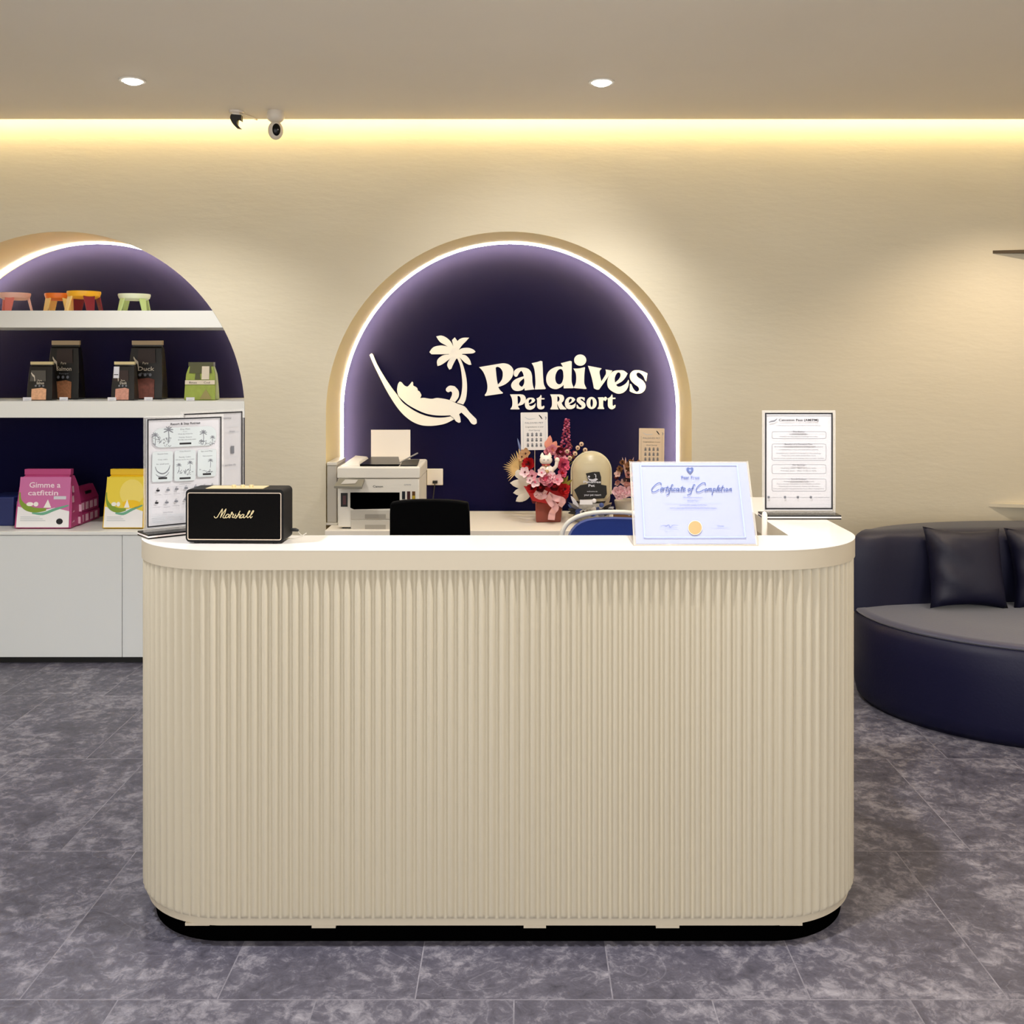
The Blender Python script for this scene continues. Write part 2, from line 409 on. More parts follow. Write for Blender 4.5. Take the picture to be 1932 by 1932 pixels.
bowl_stand(0, 57, 553, 5.50, c_('pale_pink', '#e9b9ac'), c_('pink_lining', '#d8a39a'), [c_('salmon', '#e07b72'), c_('pale_pink', '#e9b9ac')], 'pale pink raised pet bowl at the left end of the top shelf', 3, 1.5*PI+.05)
bowl_stand(85, 141, 554, 5.56, c_('orange', '#f07a1c'), c_('orange', '#f07a1c'), [c_('cream_yellow', '#f3cf7c')], 'orange raised pet bowl with cream legs, half behind the yellow one', 4, .95)
bowl_stand(127, 190, 550, 5.44, c_('yellow', '#f6b51e'), c_('yellow', '#f6b51e'), [c_('maroon', '#7c1020'), c_('maroon', '#7c1020'), c_('cream_yellow', '#f3cf7c'), c_('maroon', '#7c1020')], 'yellow raised pet bowl with dark red legs on the top shelf', 4, .75, legw=.02)
bowl_stand(223, 284, 555, 5.46, c_('pale_green', '#dfe6c8'), c_('pale_green', '#dfe6c8'), [c_('lime', '#b9cf8a')], 'pale green raised pet bowl on the right of the top shelf', 4, .95, legw=.013)
# ---- bags
def bag(name, px0, px1, pyb, pyt, D, zb, depth, body, label, cat='pet food bag', group=None, yaw=0, topw=.86, crimp=None, topd=.012, side=None, cr_h=.02):
    """gusseted pouch; returns (empty, front frame in u:-1..1, v:0..1)"""
    cx = ((px0+px1)/2-VX)*D/F; w = (px1-px0)*D/F; h = (HC-(pyt-HY)*D/F)-zb
    t = empty(name, (cx, D+depth/2, zb), label, cat, group, rot=(0, 0, yaw))
    m = MB(); rings = []; hw = w/2
    for k, (z, sxx, dd) in enumerate([(0, .93, .86), (h*.02, 1, 1), (h*.35, .985, .80), (h*.7, .93, .58), (h*.88, topw+.02, .44), (h*.9, topw, topd/depth), (h, topw, topd/depth)]):
        a = hw*sxx; yf = -depth/2*1 + (depth/2)*(z/h)*.86 if False else None
        d2 = depth/2*dd
        rings.append([Vector((-a, -d2, z)), Vector((-a*.3, -d2*1.02, z)), Vector((a*.3, -d2*1.02, z)), Vector((a, -d2, z)), Vector((a*(1-.05), 0, z)), Vector((a, d2, z)), Vector((0, d2, z)), Vector((-a, d2, z)), Vector((-a*(1-.05), 0, z))])
    m.loops(rings, body); m.build('bag_body', t, bevel=.002)
    if crimp:
        c = MB(); c.box(-hw*topw*1.03, hw*topw*1.03, -topd/2-.003, topd/2+.003, h-cr_h, h+.002, crimp); c.build('top_seal', t, bevel=.001)
    y0 = -depth/2*1.03; slope = Vector((0, depth/2*.95/ (h), 1))
    o = Vector((0, -depth/2*1.06-.001, 0)); tv = Vector((0, -depth/2*.62-.002, h*.7))
    fr = Fr(o, (1, 0, 0), (tv-o)); L_ = (tv-o).length/.7
    fr.map = lambda u, v: (u*hw*(1-.05*v), v*L_)
    return t, fr
PR = lambda *a: rrect(*a)
blk = mat('black_foil', '#0b0807', .35); dbr = mat('dark_brown_print', '#2a1712', .5)
gold = mat('crimp_tan', '#b29a78', .5); kib = mat('kibble_print', '#8c5a38', .7, noise=.6, nscale=90); kibp = mat('kibble_pale', '#d6a47f', .7, noise=.35, nscale=90)
meat = mat('duck_print', '#6b3b30', .7, noise=.6, nscale=60); prnt = mat('pale_print', '#cfc3b0', .6); steel = mat('foil_grey', '#4a4640', .4)
def food_bag(px0, px1, pyb, pyt, D, word, win, label, crimp, small=False, window_hi=.3):
    t, fr = bag('pet_food_bag', px0, px1, pyb, pyt, D, 1.3627, .09 if not small else .07, blk, label, group='pet food bags on the middle shelf', crimp=crimp, cr_h=.022 if not small else .014)
    m = MB()
    m.prism(fr, [(-.62, .02), (.55, .02), (.55, window_hi), (.2, window_hi+.03), (-.62, window_hi)], win, h=.001)
    if not small: m.prism(fr, [(-.5, .62), (.6, .62), (.55, .86), (-.45, .86)], dbr, h=.001)
    else: m.prism(fr, [(-.8, .5), (.5, .5), (.45, .78), (-.75, .78)], steel if word == 'Salmon' else dbr, h=.001)
    m.text(fr, 'Pure', .0, .60 if not small else .50, .06, prnt, width=.34, h=.0018, slant=.2)
    m.text(fr, word, .05, .49 if not small else .42, .10, prnt, width=.95 if not small else .6, h=.0018, bold=.01, slant=.2)
    m.text(fr, 'Recipe', .05, .43, .04, M_ink2, width=.6, h=.0018)
    m.ribbon(fr, [(-.72, .72), (-.6, .66), (-.45, .62), (-.4, .52), (-.42, .5)], .06, prnt, h=.0018, taper=True)
    for i in range(3): m.prism(fr, circ(-.3+.3*i, window_hi+.08, .09, .028, 8), M_ink2, h=.0018)
    m.build('printed_front', t, smooth=False)
    return t, fr
food_bag(88, 148, 752, 643, 5.56, 'Salmon', kib, 'tall black bag with gold salmon lettering, behind a smaller black bag', gold)
food_bag(240, 306, 752, 643, 5.56, 'Duck', meat, 'tall black bag with duck lettering, right of centre on the middle shelf', gold, window_hi=.34)
food_bag(50, 98, 755, 683, 5.42, 'Salmon', kibp, 'small black bag in front of the tall salmon bag, leftmost on the shelf', mat('crimp_cream', '#cbb98a', .5), True)
t, fr = food_bag(209, 253, 755, 683, 5.42, 'Duck', mat('pink_kibble', '#c08a78', .7, noise=.4, nscale=90), 'small black bag with white sticker in front of the tall duck bag', mat('crimp_cream', '#cbb98a', .5), True)
MB().prism(fr, [(-.85, .58), (-.35, .58), (-.35, .88), (-.85, .88)], M_paper, h=.0022).prism(fr, [(-.8, .66), (-.42, .66), (-.42, .68), (-.8, .68)], M_ink, h=.0026).build('white_sticker', t, smooth=False)
grn = mat('green_foil', '#8b9a3c', .45, noise=.2, nscale=40); dgr = mat('olive_foil', '#4a4a28', .45)
t, fr = bag('pet_food_bag', 347, 406, 753, 684, 5.44, 1.3627, .08, grn, 'olive green pet treat bag with white label band at the right of the middle shelf', group='pet food bags on the middle shelf', crimp=dgr, topw=.78, topd=.03)
m = MB(); m.prism(fr, [(-.75, .72), (.75, .72), (.7, .93), (-.7, .93)], dgr, h=.001); m.prism(fr, [(-.98, .42), (.98, .42), (.98, .53), (-.98, .53)], prnt, h=.0014)
m.text(fr, 'Bites', -.45, .445, .07, M_ink, width=.5, h=.002); m.text(fr, 'Cod', .45, .445, .07, M_ink, width=.4, h=.002)
m.prism(fr, [(.1, .55), (.6, .55), (.6, .9), (.1, .9)], prnt, h=.0016); m.prism(fr, [(-.35, .55), (.05, .55), (-.05, .75), (-.3, .78)], dgr, h=.0013)
m.prism(fr, [(.0, .03), (.8, .03), (.4, .3)], mat('tan_patch', '#8e8450', .6), h=.0013)
m.build('printed_front', t, smooth=False)
# price tags
for i, (px, lab) in enumerate(((51, 'small white price tag in front of the small salmon bag'), (120, 'small white price tag at the foot of the tall salmon bag'), (211, 'small white price tag in front of the small duck bag'), (280, 'small white price tag at the foot of the tall duck bag'), (359, 'small white price tag in front of the olive green bag'))):
    D = 5.345 if i in (0, 2, 4) else 5.37; x = (px-VX)*D/F
    t = MB().box(x-.022, x+.022, D, D+.002, 1.363, 1.363+.019, M_paper).box(x-.022, x+.022, D, D+.02, 1.3627, 1.3640, M_paper)
    fr = Fr((x, D, 1.363)); t.prism(fr, [(-.012, .005), (.012, .005), (.012, .009), (-.012, .009)], M_ink3, h=.0004)
    tag(t.build('price_tag', loc=(x, D, 1.363), smooth=False), lab, 'price tag', 'price tags on the middle shelf')
# ---- lower shelf: pink and yellow pouches, carry boxes, blue pack
def treat_bag(px0, px1, pyb, pyt, D, c1, c2, label, word1, word2, crimp, wordm, yaw=0, fold=True):
    t, fr = bag('cat_litter_bag', px0, px1, pyb, pyt, D, .687, .15, c1, label, 'litter bag', 'litter bags on the cabinet top', yaw=yaw, topw=.80, crimp=crimp, topd=.03, cr_h=.028)
    m = MB(); H = .001
    m.prism(fr, [(-.93, .03), (.93, .03), (.93, .30), (.4, .36), (-.2, .3), (-.93, .38)], mat('cloud_white', '#eceaea', .6), h=H)
    m.prism(fr, [(-.93, .38), (-.2, .3), (.4, .36), (.93, .30), (.95, .88), (-.93, .88)], c2, h=H)
    g1 = mat('leaf_green', '#7e9a2e', .6); g2 = mat('sea_green', '#6aa98a', .6)
    m.ribbon(fr, parse('-.9,.62 -.85,.47 -.65,.37 -.3,.32 .1,.33', 5, False), .10, g1, h=.0016, taper=True)
    m.ribbon(fr, parse('-.4,.27 .0,.26 .4,.33 .9,.40', 5, False), .05, g2, h=.0018, taper=True)
    w = mat('bone_white', '#f3efe6', .6)
    m.prism(fr, circ(-.5, .42, .13, .035, 10), w, h=.002); m.prism(fr, circ(-.28, .42, .09, .04, 10), w, h=.002); m.prism(fr, [(.0, .36), (.28, .36), (.14, .5)], w, h=.002)
    if word1:
        m.text(fr, word1, -.0, .70, .13, wordm, width=1.15, h=.0022, bold=.015); m.text(fr, word2, -.05, .57, .12, wordm, width=1.1, h=.0022, bold=.015)
        m.prism(fr, [(.35, .50), (.8, .50), (.8, .555), (.35, .555)], M_paper, h=.0022)
        m.prism(fr, circ(.6, .13, .12, .05, 14), M_ink, h=.0022)
    else:
        y2 = mat('pale_yellow', '#efd96c', .6); m.prism(fr, circ(.35, .62, .6, .22, 18), y2, h=.0015); m.prism(fr, circ(.35, .42, .45, .07, 14), mat('strong_yellow', '#f0c313', .6), h=.0018)
    for i in range(3): m.prism(fr, [(-.8, .2-.03*i), (-.1+.1*i, .2-.03*i), (-.1+.1*i, .208-.03*i), (-.8, .208-.03*i)], M_ink3, h=.0022)
    m.build('printed_front', t, smooth=False)
    return t
pink = mat('pink_foil', '#b8437c', .5); pinkl = mat('pink_print', '#c76a9f', .5); dpink = mat('deep_pink', '#8d1c50', .5)
tb = treat_bag(27, 134, 993, 888, 5.40, pink, pinkl, 'pink litter bag with white lettering standing left on the cabinet top', 'Gimme a', 'catfittin', pink, mat('letter_pale', '#f1d9e2', .5))
hwp = (134-27)*5.40/F/2; hp = (HC-(888-HY)*5.40/F)-.687
for i in range(4):
    z0_ = hp*(.10+.17*i); fx = hwp*(1-.05*(z0_/hp)/.35*.3)*.985; dd_ = .075*(1-.5*z0_/hp)
    MB().add([(fx+.001, -dd_*.85, z0_), (fx-.002, -dd_*.3, z0_), (fx-.006, -dd_*.28, z0_+hp*.11), (fx-.003, -dd_*.8, z0_+hp*.11)], [(0, 1, 2, 3)], mat('pale_pink_label', '#e5b6cd', .5)).build('side_label', tb, smooth=False)
tb2 = treat_bag(193, 272, 991, 888, 5.40, mat('yellow_foil', '#e5bb14', .45), mat('yellow_print', '#e9cf3a', .5), 'bright yellow litter bag half hidden behind the framed price sheet', None, None, mat('yellow_foil', '#e5bb14', .45), M_ink)
# pink carry boxes (stack of two long boxes with a gable handle)
def carry_box(px0, px1, D0, D1, z0, h, c, label, gable=False, nwin=4, winc=None):
    x0 = (px0-VX)*D0/F; x1 = (px1-VX)*D0/F; cx = (x0+x1)/2
    t = empty('gift_box', (cx, (D0+D1)/2, z0), label, 'box', 'pink boxes beside the litter bag' if c is pink2 else None)
    MB().box(x0, x1, D0, D1, z0, z0+h, c).build('box_body', t, bevel=.006)
    if gable:
        ridge = z0+h+.075; ym = .018
        m = MB(); xm = (x0+x1)/2
        m.add([(x0, D0, z0+h), (x1, D0, z0+h), (x1, D1, z0+h), (x0, D1, z0+h), (xm-.012, D0+.05, ridge), (xm+.012, D0+.05, ridge), (xm+.012, D1-.03, ridge), (xm-.012, D1-.03, ridge)],
              [(0, 1, 5, 4), (1, 2, 6, 5), (2, 3, 7, 6), (3, 0, 4, 7), (4, 5, 6, 7)], c)
        m.build('gable_handle', t, bevel=.003)
        MB().box(xm+.02, xm+.028, (D0+D1)/2-.03, (D0+D1)/2+.04, z0+h+.03, z0+h+.045, M_black).build('handle_slot', t)
    for i in range(nwin):
        y = D0+.02+(D1-D0-.04)*i/nwin
        w = MB(); w.box(x1-.0005, x1+.001, y+.01, y+.045, z0+h*.22, z0+h*.82, winc); w.build('printed_window', t, smooth=False)
        if i < 2: w = MB(); w.box(x0+.02+.035*i, x0+.045+.035*i, D0-.001, D0+.0005, z0+h*.22, z0+h*.8, winc); w.build('printed_window', t, smooth=False)
pink2 = mat('deep_pink_card', '#a52a66', .5); wpk = mat('pale_pink_label', '#dca9c4', .5)
carry_box(124, 148, 5.50, 5.78, .687, .062, pink2, 'lower deep pink long box beside the pink litter bag', False, 4, wpk)
carry_box(126, 149, 5.51, 5.77, .7492, .065, pink2, 'upper deep pink box with gable handle beside the pink litter bag', True, 4, wpk)
bl2 = mat('blue_card', '#12205c', .5)
carry_box(-30, 26, 5.50, 5.72, .687, .155, bl2, 'dark blue patterned box at the far left of the cabinet top', False, 3, mat('pale_blue_label', '#9aa0bb', .5))
# ================================================================= LOGO
logo = empty('logo_sign', (AX1, YN, 1.2), 'ivory raised company logo of cat in hammock, palm tree and lettering on the navy arch', 'sign')
frl = Fr((0, YN-.001, 0)); frl.map = lambda x, y: ((x-VX)*(YN-.015)/F, HC-(y-HY)*(YN-.015)/F)
KA, KB = 220/1932, 170/1932
def A_(s, n=4): return parse(s, n, True, 690, 620, KA)
def B_(s, n=4): return parse(s, n, True, 895, 650, KB)
def C_(s, n=4): return parse(s, n, True, 1060, 650, KB)
def logo_part(name, polys, label=None, d=.014):
    m = MB()
    for i, q in enumerate(polys):
        if isinstance(q, tuple): m.prism(frl, q[0], M_ivory, d=d, holes=q[1:])
        else: m.prism(frl, q, M_ivory, d=d+.0006*((i*3) % 10), h=-.00003*i)
    return m.build(name, logo, ang=30, label=label)
logo_part('hammock', [A_('*65,437 *98,410 *122,440 190,600 300,790 420,970 520,1100 600,1212 700,1295 850,1388 1000,1446 1150,1474 1290,1474 *1405,1456 *1465,1502 1330,1570 1200,1600 1070,1612 920,1600 780,1545 650,1450 540,1330 430,1170 320,980 200,740 120,570')])
logo_part('cat', [A_('520,1000 535,920 *560,880 590,890 640,945 690,960 730,925 *765,878 *782,893 *785,945 840,975 *855,1000 *860,1025 890,1045 915,1090 *920,1110 *900,1155 960,1148 1085,1165 1180,1150 1300,1165 1400,1190 1500,1237 1610,1277 1660,1312 1720,1390 1800,1470 1835,1510 *1838,1570 1800,1590 1750,1570 1700,1500 1640,1440 *1585,1390 *1545,1420 1565,1480 *1572,1550 1540,1560 1490,1530 *1462,1488 *1400,1438 1290,1441 1150,1436 1000,1408 850,1346 700,1261 600,1176 545,1116 525,1060')])
logo_part('tail', [A_('*1390,1183 1425,1110 1430,1060 1405,1040 1370,1055 1335,1035 1330,995 1370,955 1410,945 *1470,955 1520,1005 1543,1060 1535,1140 *1480,1218')])
logo_part('palm_tree', [A_('*1510,1226 1560,1160 1590,1050 1600,900 1585,730 1560,600 *1510,480 *1560,480 1610,600 1655,760 1675,900 1675,1050 1655,1180 *1615,1258'),
    A_('1390,320 1460,290 1540,345 1600,400 1575,460 1500,500 1440,455 1380,425 1385,370'),
    A_('*1168,130 1250,115 1330,145 1410,220 *1465,330 *1400,330 1330,280 1230,220'), A_('*1430,190 *1475,145 *1515,200 1530,300 *1460,330'),
    A_('*1490,340 1520,210 1600,155 *1712,150 1660,210 1600,270 *1535,360'), A_('*1535,360 1600,325 1700,318 1780,345 *1818,382 1780,408 1700,415 *1570,420'),
    A_('*1550,430 1650,440 1720,510 *1750,600 *1710,600 1640,560 *1550,470'), A_('*1440,440 1370,540 1350,610 *1385,680 *1420,665 1450,590 *1510,480'),
    A_('*1440,425 1300,435 1210,490 1180,550 *1190,620 *1230,610 1300,570 *1460,445'), A_('*1055,390 1120,310 1230,280 1330,290 *1430,330 *1400,420 1250,425 *1090,425')])
LET = [
 ('P', (B_('*100,485 *560,408 640,403 740,430 815,500 838,580 815,690 740,790 640,865 *510,912 *545,975 *615,1040 *600,1052 *235,1105 *220,1085 265,1010 280,900 262,780 220,650 170,560'), B_('*455,500 490,478 550,500 600,570 608,660 585,760 *505,860 480,740'))),
 ('a', (B_('845,610 860,560 930,510 1040,495 1140,515 1205,570 1235,660 1245,800 1262,900 *1288,963 *1080,985 *1072,930 1030,975 930,998 840,975 790,900 800,830 860,760 950,715 *1060,680 1040,610 *1005,560 960,610 920,680 880,690 850,660'), B_('*1060,725 1072,780 1060,850 1020,905 975,880 958,840 985,790'))),
 ('l', (B_('*1228,400 *1350,375 *1420,350 *1458,360 1465,500 1475,700 1490,850 *1533,940 *1515,958 *1295,965 1310,850 1305,700 1290,550 *1265,460'),)),
 ('d', (B_('*1855,400 *2055,350 *2088,362 2088,500 2085,760 2100,850 *2130,920 *2125,937 *1915,940 *1915,860 1880,900 1800,945 1730,957 1640,930 1570,860 1540,760 1555,650 1610,560 1700,500 1800,470 *1900,478'), B_('1850,525 1895,560 1910,650 1905,740 1870,830 1815,855 1760,820 1735,740 1745,640 1790,555'))),
 ('i', (C_('*248,515 370,512 *490,485 *498,500 485,620 480,800 495,870 *530,940 *515,955 *265,935 *258,920 300,830 310,700 295,600'),)),
 ('v', (C_('*562,455 *850,510 *848,525 815,560 812,630 *850,795 *945,640 950,590 *938,535 *1085,560 *1075,575 960,740 *800,965 750,968 *690,940 640,700'),)),
 ('e', (C_('1240,552 1330,560 *1410,620 1370,700 1290,790 *1165,860 1190,895 1250,905 1330,870 1390,820 *1430,755 *1440,780 1430,880 1380,980 1300,1040 1200,1055 1090,1010 1000,930 975,820 1000,700 1060,610 1140,562'), C_('*1140,820 1135,720 1170,630 1215,598 1255,620 1255,690 1210,760'))),
 ('s', (C_('*1835,620 *1810,790 *1790,770 1750,680 1680,615 1625,605 1600,640 1630,700 1720,760 1780,830 1800,910 1770,990 1700,1045 1600,1055 1510,1030 *1455,1000 *1465,840 *1490,850 1530,940 1580,1000 1625,1010 1660,970 1640,910 1560,850 1490,780 1460,700 1475,620 1540,560 1640,550 1740,575'),)),
 ('P', (B_('*762,1070 *985,1068 1060,1085 1102,1150 1090,1230 1030,1290 *932,1318 *945,1345 *970,1380 *960,1392 *775,1392 *775,1375 805,1330 815,1250 800,1150'), B_('*925,1105 965,1110 990,1160 980,1230 *932,1290'))),
 ('e', (B_('1200,1140 1270,1150 *1305,1190 1270,1240 *1165,1285 1190,1315 1230,1318 1280,1290 *1312,1255 1310,1310 1280,1365 1200,1400 1120,1380 1085,1310 1090,1220 1140,1155'), B_('*1168,1270 1165,1210 1200,1172 1230,1190 1215,1230'))),
 ('t', (B_('*1425,1078 *1442,1100 *1438,1150 *1505,1150 *1505,1178 *1435,1178 1435,1300 *1450,1335 *1490,1310 *1503,1325 1490,1370 1430,1393 1370,1375 1345,1320 1345,1200 *1328,1160 1390,1130'),)),
 ('R', (B_('*1625,1070 *1830,1070 1900,1090 1925,1150 1910,1210 *1870,1250 1900,1310 *1975,1380 *1965,1392 *1840,1392 1800,1330 *1775,1260 1780,1330 *1808,1392 *1632,1392 *1632,1375 1660,1320 1665,1240 1655,1140'), B_('*1780,1112 1810,1120 1828,1165 1815,1210 *1780,1235'))),
 ('e', (C_('180,1125 250,1140 *290,1180 250,1230 *160,1280 185,1300 220,1302 265,1280 *298,1250 295,1310 265,1360 190,1387 110,1370 70,1300 75,1210 120,1145'), C_('*152,1260 152,1200 185,1160 215,1180 200,1225'))),
 ('s', (C_('*490,1140 *490,1205 *475,1205 440,1170 410,1165 410,1190 480,1240 510,1300 490,1355 420,1387 *320,1370 *318,1290 *335,1290 370,1340 410,1350 425,1320 360,1260 320,1210 335,1150 400,1125'),)),
 ('o', ([(1060+x*KB, 650+y*KB) for x, y in circ(640, 1255, 110, 130, 28)], [(1060+x*KB, 650+y*KB) for x, y in circ(640, 1255, 28, 90, 16)])),
 ('r', (C_('*772,1135 *890,1130 *900,1150 935,1120 970,1145 *965,1180 *935,1215 900,1195 *888,1210 888,1320 *908,1370 *905,1385 *768,1382 *770,1362 795,1320 795,1200'),)),
 ('t', (C_('*1075,1068 *1088,1090 *1088,1140 *1150,1140 *1150,1168 *1088,1172 1088,1290 *1105,1320 *1145,1290 *1155,1305 1140,1355 1080,1390 1020,1370 990,1310 990,1200 *978,1160 1040,1125'),)),
]
for i, (ch, q) in enumerate(LET):
    polys = [tuple(q)]
    if ch == 'i': polys.append([(1060+x*KB, 650+y*KB) for x, y in circ(395, 335, 130, 122, 30)])
    logo_part('letter', polys, label='raised ivory letter '+ch)
# ================================================================= DESK + things
ZD = .724; YD0 = 5.124
desk = empty('back_desk', (AX1, 5.4, 0), 'white slab desk built into the logo niche behind the counter', 'desk')
MB().box(-.985, AX1+AR-.02, YD0, YN-.04, ZD-.032, ZD, mat('desk_white', '#efe6d8', .35)).build('desk_top', desk, bevel=.002)
for x in (-.97, AX1+AR-.06): MB().box(x, x+.03, 5.34, YN-.05, 0, ZD-.033, M_white).build('side_panel', desk)
# printer
pD = 5.175
M_pr = mat('printer_white', '#e4ded2', .4); M_pr2 = mat('printer_grey', '#c4beb2', .5)
def X(px, D): return (px-VX)*D/F
def Z(py, D): return HC-(py-HY)*D/F
px0, px1 = X(637, pD), X(791, pD); pz0, pz1 = ZD+.008, Z(903, pD); pb = pD+.40
pr = empty('printer', ((px0+px1)/2, pD+.2, ZD), 'white office printer with black paper tray on top, left on the back desk', 'printer')
MB().box(px0, px1, pD, pb, pz0, pz1, M_pr).build('body', pr, bevel=.006)
# scanner lid: sloping sides
m = MB(); zl0, zl1 = pz1+.002, Z(880, pD)
ring = lambda i, z: [Vector((px0+i-.002, pD-.004+i, z)), Vector((px1-i+.004, pD-.004+i, z)), Vector((px1-i+.004, pb-i, z)), Vector((px0+i-.002, pb-i, z))]
m.loops([ring(0, zl0), ring(0, zl1-.006), ring(.008, zl1)], M_pr); m.build('scanner_lid', pr, bevel=.004)
m = MB(); xq = px0+.10
m.loops([[Vector((px0+.012, pD+.05, zl1)), Vector((X(675, pD), pD+.05, zl1)), Vector((X(675, pD), pb-.02, zl1)), Vector((px0+.012, pb-.02, zl1))],
         [Vector((px0+.03, pD+.12, zl1+.016)), Vector((X(672, pD), pD+.12, zl1+.016)), Vector((X(672, pD), pb-.03, zl1+.016)), Vector((px0+.03, pb-.03, zl1+.022))]], M_pr)
m.build('document_feeder', pr, bevel=.004)
q3 = lambda px, dy, dz: Vector((X(px, pD+dy), pD+dy, zl1+dz))
MB().loops([[q3(679, .006, .001), q3(752, .006, .001), q3(749, .25, .002), q3(702, .25, .002)], [q3(679, .004, .010), q3(755, .004, .010), q3(752, .25, .026), q3(700, .25, .026)]], M_blackg).loops(
    [[q3(755, .006, .001), q3(786, .006, .001), q3(790, .25, .002), q3(762, .25, .002)], [q3(755, .004, .006), q3(788, .004, .006), q3(792, .25, .012), q3(762, .25, .012)]], M_black).build('output_tray', pr, smooth=False, label='black paper tray')
m = MB(); m.box(X(700, 5.5), X(774, 5.5), 5.5, 5.506, Z(868, 5.5), Z(811, 5.5), mat('warm_paper', '#f4e8d8', .6)); m.build('paper_support', pr, label='upright cream sheet of paper at the back')
m = MB(); a, b = P(748, 876, 5.30), P(788, 855, 5.42); m.tube([a, b], .004, mat('grey_plastic', '#8d8a86', .4)); m.build('tray_arm', pr)
fp = Fr((0, pD-.0005, 0)); fp.map = lambda x, y: (X(x, pD), Z(y, pD))
MB().prism(fp, [(661, 929), (754, 929), (754, 959), (668, 961), (661, 958)], M_void, h=.0008).build('output_slot', pr, smooth=False, label='wide black output slot')
def inkw(): m.build('ink_window', pr, smooth=False); return MB()
m = MB(); m.prism(fp, [(643, 930), (656, 930), (656, 956), (643, 956)], M_black, h=.0008)
m.prism(fp, [(647, 935), (653, 935), (653, 952), (647, 952)], mat('magenta_ink', '#4a0f14', .3), h=.0012)
m = inkw()
for x, c in ((758.5, '#0e1520'), (768, '#3a1016'), (777.5, '#5a3a12')): m.prism(fp, [(x, 927), (x+6, 927), (x+6, 942), (x, 942)], mat('ink_'+c, c, .3), h=.0008); m = inkw() if x < 777 else m
m.prism(fp, [(778, 935), (783, 935), (783, 942), (778, 942)], mat('yellow_ink', '#b59a2a', .3), h=.0012)
m = inkw()
m = MB(); m.text(fp, 'Canon', 713, 919.5, 5.5, M_ink, h=.0012, width=19, ysign=-1, bold=.01); m.build('printed_lettering', pr, smooth=False); m = MB(); m.text(fp, 'G7070', 769, 916, 4, M_ink2, h=.0012, width=13, ysign=-1); m.build('printed_lettering', pr, smooth=False)
for (y0, y1) in ((962, 980), (981, 998.5)):
    d = MB().box(X(662, pD), X(748, pD), pD-.004, pD+.01, Z(y1, pD), Z(y0, pD), M_pr2).build('paper_drawer', pr, bevel=.002)
    MB().box(X(689, pD), X(728, pD), pD-.006, pD-.0035, Z(y0+(8 if y0 < 970 else 9)+8, pD), Z(y0+(8 if y0 < 970 else 9), pD), mat('handle_grey', '#9d978c', .6)).build('drawer_handle', d)
cp = empty('x', (0, 0, 0), 'x', 'x'); bpy.data.objects.remove(cp)
q = [P(630, 917, pD-.06), P(683, 918, pD-.06), P(688, 903, pD), P(641, 901, pD)]
m = MB(); lo = [v+Vector((0, 0, -.012)) for v in q]
m.loops([lo, q], mat('panel_grey', '#7f7a6c', .45)); m.add([q[0]*.78+q[2]*.22+Vector((0, 0, .002)), q[1]*.70+q[3]*.30+Vector((0, 0, .002)), q[2]*.78+q[0]*.22+Vector((0, 0, .002)), q[3]*.75+q[1]*.25+Vector((0, 0, .002))], [(0, 1, 2, 3)], mat('screen_grey', '#b7b3ae', .3))
m.build('control_panel', pr, bevel=.001)
MB().box(px0+.02, px1-.02, pD+.02, pb-.02, ZD, pz0, M_black).build('base_feet', pr)
# translucent file box left of printer
D = 5.30; x0, x1 = X(617, D), X(635, D)
fb = empty('file_box', ((x0+x1)/2, D+.1, ZD), 'narrow translucent grey file box standing left of the printer', 'file box')
MB().box(x0, x1, D, D+.26, ZD+.012, Z(878, D), mat('smoky_plastic', '#b3aca0', .35)).build('box_body', fb, bevel=.003)
MB().box(x0-.001, x1+.002, D-.003, D+.262, Z(878, D), Z(872, D), mat('clear_lid', '#cfc8ba', .25)).build('lid', fb, bevel=.002)
MB().box(x0-.004, x1+.006, D-.006, D+.266, ZD, ZD+.012, mat('clear_lid', '#cfc8ba', .25)).build('base', fb, bevel=.002)
# socket
so = empty('wall_socket', P(822, 900, YN), 'white wall socket with black plug right of the printer', 'socket')
MB().box(X(806, YN), X(836, YN), YN-.012, YN-.0005, Z(915, YN), Z(884, YN), mat('socket_white', '#e6ddcf', .4)).build('faceplate', so, bevel=.003)
MB().box(X(817, YN), X(826, YN), YN-.035, YN-.0125, Z(911, YN), Z(906, YN), M_black).tube([P(821, 908, YN-.03), P(818, 935, YN-.03), P(812, 985, YN-.06), P(806, 999, YN-.2)], .003, M_black).build('plug', so, bevel=.002)
